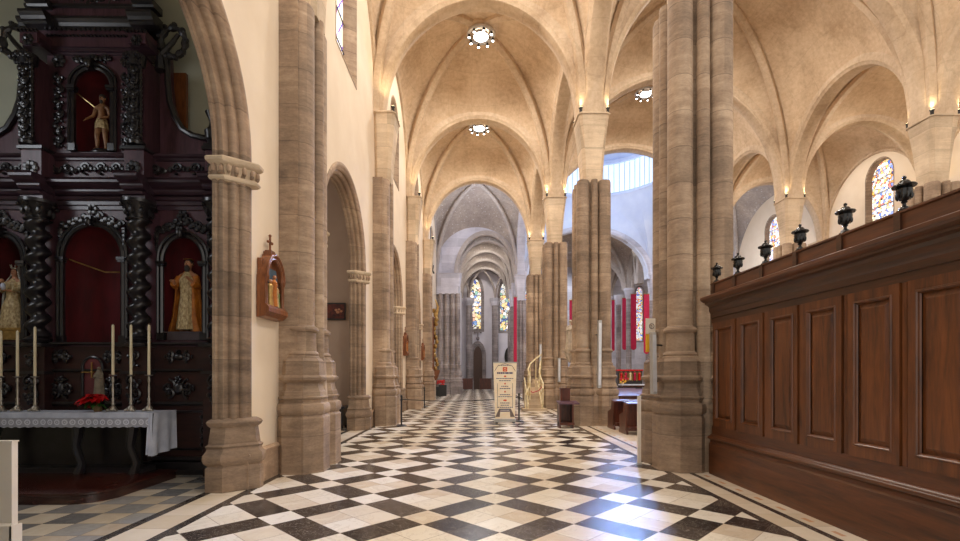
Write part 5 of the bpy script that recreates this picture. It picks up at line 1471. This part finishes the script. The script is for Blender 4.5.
# statue on a bracket on the back of the second pier
p = P(570.5, 351, 17.3)
t = thing('stone_statue', (p.x, 17.3, p.z), 'pale stone robed statue on a bracket at the left of the second free-standing pier', 'statue')
hh = P(570, 321, 17.3).z - p.z
MB().lathe(p.x, 17.3, [(p.z - .42, .05), (p.z - .3, .14), (p.z - .12, .22), (p.z, .28), (p.z + .04, .28)], 16).box(p.x, p.x + .35, 17.1, 17.4, p.z - .3, p.z).build('bracket', M['statue'], t)
bo, u, hp = body(t, p.x, 17.3, p.z + .04, hh, M['statue'], (((1.0, -.5, 4.8), (.3, -1.1, 5.0)), ((1.3, -.3, 4.8), (1.2, -1.0, 5.6))))
robe('robe', t, p.x, 17.3, p.z + .04, p.z + .04 + 6.1 * u, [(0, 1.25 * u, 1.1 * u), (.5, 1.0 * u, .9 * u), (.85, .95 * u, .75 * u), (1, .35 * u, .35 * u)], M['statue'], 8, .1)
MB().ball((hp[0], hp[1] + .1 * u, hp[2] + .1 * u), .46 * u, .44 * u, .46 * u, 12, 8).build('hair', M['statue'], t)

# small gilded staircase
sx0, sx1, sy = P(529, 404, 22.2).x, P(539, 404, 22.2).x, 21.8
cxs = (sx0 + sx1) / 2
t = thing('gilded_staircase', (cxs, 22.9, 0), 'small cream and gold curving staircase beside the third free-standing pier', 'staircase')
MB().box(sx0 - .35, sx1 + .3, sy - .25, sy + .6, 0, .10).build('base_slab', M['cap'], t, 0)
n = 7
for k in range(n):
    ang = .07 * k; y = sy + .24 * k; x = cxs + .02 * k * k * .5
    MB().box(x - .30, x + .30, y, y + .30, .10 + .19 * k * .0, .10 + .19 * (k + 1)).build('step', M['cap'], t, 0)
for s_ in (-1, 1):
    rail = []
    if s_ < 0: rail = [(sx0 - .22, sy - .05, .72), (sx0 - .12, sy + .0, .95), (sx0 + .02, sy + .25, 1.15), (sx0 + .05, sy + .45, 1.55), (sx0 - .02, sy + .6, 1.9), (sx0 + .10, sy + .8, 2.15), (sx0 + .4, sy + 1.1, 2.4), (sx0 + .72, sy + 1.5, 2.62)]
    else: rail = [(sx1 + .12, sy, 1.0), (sx1 + .16, sy + .2, 1.25), (sx1 + .1, sy + .4, 1.45), (sx1 + .06, sy + .8, 1.75), (sx1 + .2, sy + 1.3, 2.3)]
    MB().tube(rail, .036, 8).build('handrail', M['cream_rail'], t)
    for k, (x, y, z) in enumerate(rail):
        zb = .10 + .19 * max(0, min(n, math.floor((y - sy) / .24) + 1)) if y > sy else .1
        MB().lathe(x, y, [(zb, .035), (zb + .08, .02), (zb + (z - zb) * .45, .032), (z - .06, .015), (z, .02)], 8).build('baluster', M['cream_rail'], t)
for xs_ in (sx0 - .10, sx1 + .04): MB().extr_x([(sy - .02, .1), (sy - .02, .32), (sy + 1.68, 1.5), (sy + 1.68, .1)], xs_, xs_ + .05).build('stringer', M['cream_rail'], t, 0)
MB().tube([(sx0 + .05, sy + .1, .9), (cxs - .1, sy + .12, .82), (cxs + .2, sy + .14, .92), (sx1 + .1, sy + .1, 1.1)], .02, 6).build('red_cord', M['red'], t)

# pews of the nave
def pew(x0, x1, y):
    t = thing('pew', ((x0 + x1) / 2, y, 0), 'x', 'pew', 'nave pews')
    MB().extr_x([(y - .05, .08), (y - .05, .40), (y - .10, .86), (y - .06, .86), (y, .42), (y, .08)], x0 + .05, x1 - .05).build('backrest', M['pew'], t, 0)
    MB().box(x0 + .05, x1 - .05, y, y + .42, .40, .45).build('seat', M['pew_top'], t, 0)
    MB().extr_x([(y - .24, .83), (y - .24, .86), (y - .05, .90), (y - .05, .87)], x0 + .02, x1 - .02).build('book_ledge', M['pew_top'], t, 0)
    MB().extr_x([(y - .42, .18), (y - .42, .22), (y - .22, .22), (y - .22, .18)], x0 + .05, x1 - .05).build('kneeler', M['pew'], t, 0)
    for x in (x0, x1 - .06):
        MB().extr_x([(y - .24, 0), (y - .24, .06), (y - .14, .12), (y - .2, .5), (y - .26, .83), (y + .0, .90), (y + .06, .60), (y + .42, .50), (y + .40, .10), (y + .46, .05), (y + .46, 0)], x, x + .06).build('end_panel', M['pew'], t, 0)
    return t
ys = [10.9, 12.15, 13.35, 14.55] + [18.2 + 1.2 * k for k in range(8)]
nm_ = ['pew standing behind the nearest pier, closest row to the viewer', 'dark wooden pew just left of the white board, nearest row in the open', 'second dark wooden pew behind the white board', 'dark wooden pew beside the right shaft base of the second pier']
p0_ = None
for k, y in enumerate(ys):
    lab = nm_[k] if k < 4 else 'purple-lit wooden pew %s row past the second pier, towards the crossing' % ['first', 'second', 'third', 'fourth', 'fifth', 'sixth', 'seventh', 'eighth'][k - 4]
    xl = 4.15 if k in (2, 3) else 4.85
    if p0_ is None:
        p0_ = pew(4.85, 8.9, y); p0_['label'] = lab; base = p0_.location.copy()
    else:
        dup(p0_, (base.x + (xl - 4.85), y, 0), lab)
    dup(p0_, (base.x + 5.7, y, 0), 'wooden pew in the right-hand block, ' + ['row nearest the viewer', 'second row', 'third row', 'fourth row', 'fifth row', 'sixth row', 'seventh row', 'eighth row', 'ninth row', 'tenth row', 'eleventh row', 'twelfth row, closest to the crossing'][k])

# carved altar with red panels and table on the dais
ca = P(630, 384, 33)
t = thing('carved_altar', (ca.x, 33.2, .34), 'dark red carved altar with a row of small gold and red niches', 'altar')
z0, z1 = .34, P(630, 369.5, 33).z
MB().box(ca.x - .85, ca.x + .85, 33, 33.5, z0, z1 - .1).build('body', M['ret_dark'], t, 0)
MB().box(ca.x - .9, ca.x + .9, 32.95, 33.55, z1 - .1, z1).build('cresting', M['bract'], t, 0)
for k in range(5):
    x = ca.x - .62 + .31 * k; mcol = [M['bract'], M['red'], M['cream_rail'], M['red'], M['bract']][k]
    MB().lathe(x, 32.92, [(z1 - .75, .05), (z1 - .7, .09), (z1 - .4, .07), (z1 - .3, .09), (z1 - .2, .03)], 10).build('niche_figure', mcol, t)
    MB().tube([(x - .13, 32.95, z1 - .8), (x - .13, 32.95, z1 - .35), (x - .09, 32.95, z1 - .2), (x, 32.95, z1 - .14), (x + .09, 32.95, z1 - .2), (x + .13, 32.95, z1 - .35), (x + .13, 32.95, z1 - .8)], .02, 5).build('niche_arch', M['gilt'], t)
t = thing('communion_table', (ca.x, 31.4, 0), 'low table with a white cloth and yellow flowers in front of the carved altar', 'table')
MB().box(ca.x - 1.3, ca.x + 1.4, 30.6, 31.4, .95, 1.02).build('white_cloth', M['linen'], t, 0)
MB().box(ca.x - 1.2, ca.x + 1.3, 30.7, 31.3, .85, .95).build('tabletop', M['pew'], t, 0)
for x in (ca.x - 1.1, ca.x + 1.2):
    for y in (30.75, 31.25): MB().box(x - .04, x + .04, y - .04, y + .04, 0, .85).build('leg', M['pew'], t, 0)
t = thing('flower_arrangement', (ca.x - 1.15, 31.0, 1.02), 'small arrangement of yellow and red flowers at the left end of the white cloth table', 'flowers')
random.seed(4); mb = MB(); mr = MB()
for k in range(16): mb.ball((ca.x - 1.15 + random.uniform(-.22, .25), 31 + random.uniform(-.15, .15), 1.1 + random.random() * .2), .06, .06, .05, 6, 4)
for k in range(10): mr.ball((ca.x - 1.1 + random.uniform(-.2, .3), 31 + random.uniform(-.15, .15), 1.25 + random.random() * .3), .06, .06, .05, 6, 4)
mb.build('yellow_flowers', M['yellow'], t); mr.build('red_flowers', M['bract'], t)
MB().lathe(ca.x - 1.15, 31, [(1.02, .08), (1.06, .12), (1.12, .1)], 12).build('bowl', M['cap'], t)

# red hangings
def hanging(px, y, ytop, ybot, w_, label):
    a, b = P(px, ybot, y), P(px, ytop, y)
    t = thing('red_hanging', (a.x, y, a.z), label, 'banner', 'long magenta hangings')
    mb = MB(); n = 10
    L = [(-w_ / 2, b.z), (-w_ / 2, a.z + w_ / 2)] + [(-w_ / 2 * math.cos(PI * k / n), a.z + w_ / 2 * (1 - math.sin(PI * k / n))) for k in range(1, n)] + [(w_ / 2, a.z + w_ / 2), (w_ / 2, b.z)]
    mb.rings([[(a.x + x, y + .02 * math.sin(x * 20), z) for x, z in L], [(a.x + x, y + .015 + .02 * math.sin(x * 20), z) for x, z in L]]); mb.build('cloth', M['red'], t, 0)
    MB().tube([(a.x - w_ / 2 - .06, y, b.z), (a.x + w_ / 2 + .06, y, b.z)], .03, 6).build('rod', M['gilt'], t)
    MB().tube([(a.x, y, b.z), (a.x, y + .3, b.z + .25)], .012, 4).build('cord', M['iron'], t)
hanging(515.3, 40.0, 297, 367, .26, 'long magenta hanging on the grey pier right of the coloured choir windows')
hanging(571.5, 46.0, 300, 326, .40, 'magenta hanging glimpsed between the second and third free-standing piers')
hanging(613.2, 49.5, 300, 351, .30, 'leftmost of the four magenta hangings seen right of the second pier')
hanging(624.6, 47.6, 298, 350, .46, 'second from the left of the four magenta hangings right of the second pier')
hanging(633.6, 44.2, 294, 350, .50, 'third from the left of the four magenta hangings, beside the bright window')
hanging(646.5, 40.2, 294, 354, .46, 'rightmost and lowest of the four magenta hangings, next to the nearest pier')
# slender grey choir columns seen between the piers
for px, y, lab in ((618.5, 50.5, 'slender pale grey column with a lit capital between the magenta hangings'), (628.8, 46.5, 'slender grey column between the second and third magenta hangings'), 
                   (608.5, 51.5, 'slender grey column left of the leftmost magenta hanging')):
    x = P(px, 300, y).x
    t = thing('slender_column', (x, y, 0), lab, 'column', 'slender choir columns')
    MB().lathe(x, y, oct_([(0, .45), (1, .45), (1.1, .4), (1.3, .34)]), 8, A8).build('base', M['pier_grey'], t, 30)
    MB().lathe(x, y, [(1.3, .26), (9.0, .26)], 18).build('shaft', M['pier_grey'], t)
    MB().lathe(x, y, [(9.0, .26), (9.1, .3), (9.9, .5), (10, .5)], 18).build('capital', M['cap_grey'], t)
# oval relief and dark choir benches at the end of the aisle
p = P(509, 357, 53.9)
t = thing('oval_relief', (p.x, 53.9, p.z), 'large dark oval relief on the end wall under the right-hand coloured window', 'relief')
R = []
for y, s_ in ((53.98, 1), (53.86, 1), (53.82, .9), (53.86, .82), (53.88, .1)): R.append([(p.x + .5 * s_ * math.cos(2 * PI * k / 28), y, p.z + 1.1 * s_ * math.sin(2 * PI * k / 28)) for k in range(28)])
MB().rings(R).build('frame', M['iron'], t)
mb = MB()
for dx_, dz_, r in ((0, .35, .16), (0, -.1, .28), (-.2, -.3, .16), (.2, -.35, .16)): mb.ball((p.x + dx_, 53.84, p.z + dz_), r, .06, r * 1.3, 10, 6)
mb.build('relief_figures', M['iron'], t)
for px, lab in ((467, 'dark wooden choir bench left of the pointed door'), (485.5, 'dark wooden choir bench right of the pointed door')):
    p = P(px, 384, 50.5)
    t = thing('choir_bench', (p.x, 50.5, 0), lab, 'bench')
    MB().box(p.x - .55, p.x + .55, 50.5, 50.58, .1, 1.25).build('backrest', M['pew'], t, 0)
    MB().box(p.x - .55, p.x + .55, 50.58, 51.0, .42, .48).build('seat', M['pew'], t, 0)
    for x in (p.x - .6, p.x + .55): MB().box(x, x + .05, 50.4, 51.05, 0, 1.3).build('end_panel', M['pew'], t, 0)
# small lantern on a chain against the left wall
p = P(430.5, 270, 33); q = P(430.5, 190, 33)
t = thing('hanging_lantern', (p.x, 33, p.z), 'small dark lantern on a long chain near the left wall before the grey pier', 'lantern')
MB().tube([(p.x, 33, p.z + .5), (p.x, 33, q.z)], .03, 5).build('chain', M['iron'], t)
MB().lathe(p.x, 33, [(p.z - .1, .03), (p.z, .2), (p.z + .3, .24), (p.z + .45, .1), (p.z + .55, .02)], 12).tube([(p.x, 33, p.z + .3), (p.x + .25, 32.9, p.z - .25)], .05, 6).build('body', M['iron'], t)

# ------------------------------------------------------------------ ring chandeliers
def chandelier(x, y, z, zt, label):
    t = thing('ring_chandelier', (x, y, z), label, 'ceiling lamp', 'ring-shaped ceiling lamps under the vault bosses')
    R = []
    for k in range(41):
        a = 2 * PI * k / 40; R.append((x + .52 * math.cos(a), y + .52 * math.sin(a), z + .22))
    MB().tube(R, .075, 8).build('ring', M['chrome'], t)
    d = MB().lathe(x, y, [(z + .28, .28), (z + .16, .32), (z + .12, .31)], 28, cap=False).build('central_shade', M['chrome'], t)
    MB().lathe(x, y, [(z + .13, .30), (z + .11, .29)], 28).build('glowing_disc', M['lamp'], d, 0)
    for k in range(4):
        a = PI / 2 * k + .4; MB().tube([(x + .3 * math.cos(a), y + .3 * math.sin(a), z + .2), (x + .52 * math.cos(a), y + .52 * math.sin(a), z + .22)], .02, 5).tube([(x + .5 * math.cos(a), y + .5 * math.sin(a), z + .24), (x + .3 * math.cos(a), y + .3 * math.sin(a), zt)], .012, 4).build('arm', M['iron'], t)
    for k in range(8):
        a = 2 * PI * k / 8 + .2; cx_, cy_ = x + .50 * math.cos(a), y + .50 * math.sin(a)
        s_ = MB().lathe(cx_, cy_, [(z + .18, .03), (z + .15, .045), (z + .05, .06), (z + .03, .06)], 12).build('spotlight', M['iron'], t)
        MB().lathe(cx_, cy_, [(z + .028, .052), (z + .018, .048)], 12).build('bulb', M['lamp'], s_, 0)
    return t
c0 = chandelier(.25, ARCH_C[2], 15.45, 16.0, 'nearest ring lamp in view, at the top of the aisle vault')
dup(c0, (.25, ARCH_C[3], 15.45), 'second ring lamp in view in the aisle vault, behind the nearest one')
dup(c0, (.25, ARCH_C[1], 15.45), 'ring lamp of the aisle vault just above the top edge of the view')
dup(c0, (1.0, 43.5, 14.0), 'small ring lamp in the choir aisle, uppermost of the distant row')
dup(c0, (1.0, 46.9, 14.0), 'small ring lamp in the choir aisle, middle of the distant row')
dup(c0, (1.0, 50.4, 14.0), 'small ring lamp in the choir aisle, lowest of the distant row')
dup(c0, (9.7, ARCH_C[3], 17.45), 'ring lamp of the nave vault just left of the nearest free-standing pier')
dup(c0, (9.7, ARCH_C[2], 17.45), 'ring lamp of the nave vault hidden above the nearest free-standing pier')
dup(c0, (9.7, ARCH_C[1], 17.45), 'ring lamp of the nave vault above the top edge of the view')
dup(c0, (18.8, ARCH_C[3], 15.45), 'ring lamp of the far outer aisle towards the crossing')
dup(c0, (18.8, ARCH_C[2], 15.45), 'ring lamp of the far outer aisle, second bay')
# ------------------------------------------------------------------ light
w = bpy.data.worlds.new('daylight'); sc.world = w; w.use_nodes = True
w.node_tree.nodes['Background'].inputs[0].default_value = (1, .95, .88, 1)
w.node_tree.nodes['Background'].inputs[1].default_value = 1.1
def bulb(x, y, z, e, c=(1, .93, .84), r=.35):
    l = bpy.data.lights.new('chandelier_light', 'SPOT'); l.energy = e * .35; l.color = c; l.shadow_soft_size = r; l.spot_size = 2.9; l.spot_blend = .5
    o = bpy.data.objects.new('chandelier_light', l); o.location = (x, y, z); COL.objects.link(o)
for k, c in enumerate(ARCH_C):
    bulb(.25, c, 15.35, 3600)
    bulb(9.7, c, 17.35, 4200)
    bulb(18.8, c, 15.3, 2000)
def pt(x, y, z, e, c, r=.6):
    l = bpy.data.lights.new('crossing_fill', 'POINT'); l.energy = e; l.color = c; l.shadow_soft_size = r
    o = bpy.data.objects.new('crossing_fill', l); o.location = (x, y, z); COL.objects.link(o)
def area_fill(loc, aim, sx, sy, e, c, spread=3.1):
    l = bpy.data.lights.new('window_daylight', 'AREA'); l.shape = 'RECTANGLE'; l.size = sx; l.size_y = sy; l.energy = e; l.color = c; l.spread = spread
    o = bpy.data.objects.new('window_daylight', l); o.location = loc; o.rotation_euler = (V(aim) - V(loc)).to_track_quat('-Z', 'Y').to_euler(); COL.objects.link(o)
pt(.3, 36.2, 13.2, 420, (.84, .88, 1), 1.2); pt(9.7, 36.2, 14, 500, (.70, .82, 1), 1.5); pt(18.8, 36.2, 10, 500, (.85, .9, 1))  # added fill for transept and crossing, no lamp hangs here
# added blue light inside the drum, an assumed source, tinting floor by nearest pier; added fill at the unseen chapel windows
area_fill((12.4, 39.4, 18.7), (2.2, 7.5, 0), 1.8, 1.8, 330, (.30, .48, 1), .6)
area_fill((-9.5, ARCH_C[0] - .4, 5.3), (-6, 6.5, 3.5), 1.7, 3.2, 75, (.86, .92, 1))
area_fill((-9.5, ARCH_C[1] - .4, 5.3), (-5, 13.5, 3), 1.7, 3.2, 110, (1, .94, .86))
for y in (43.5, 46.9, 50.4): bulb(1.0, y, 13.9, 900)
bulb(9.7, 45, 14, 2500, (.85, .9, 1)); bulb(9.7, 52, 14, 2500, (.85, .9, 1)); bulb(18.8, 48, 13, 500, (.9, .93, 1))  # assumed cool choir lights, no chandelier is built at these spots

cam = bpy.data.cameras.new('camera'); co = bpy.data.objects.new('camera', cam); COL.objects.link(co)
co.location = (0, 0, H); co.rotation_euler = (PI / 2, 0, -TH)
cam.sensor_width = 36; cam.lens = 18.0; cam.shift_x = 0; cam.shift_y = (CY - 270.5) / 960
cam.clip_end = 200
sc.camera = co
sc.view_settings.view_transform = 'Standard'; sc.view_settings.look = 'None'
sc.view_settings.gamma = 1; sc.view_settings.use_curve_mapping = False
sc.view_settings.exposure = 0.05
sc.cycles.use_denoising = True
sc.cycles.max_bounces = 8; sc.cycles.diffuse_bounces = 5; sc.cycles.glossy_bounces = 3
sc.cycles.sample_clamp_indirect = 8
sc.cycles.use_light_tree = True
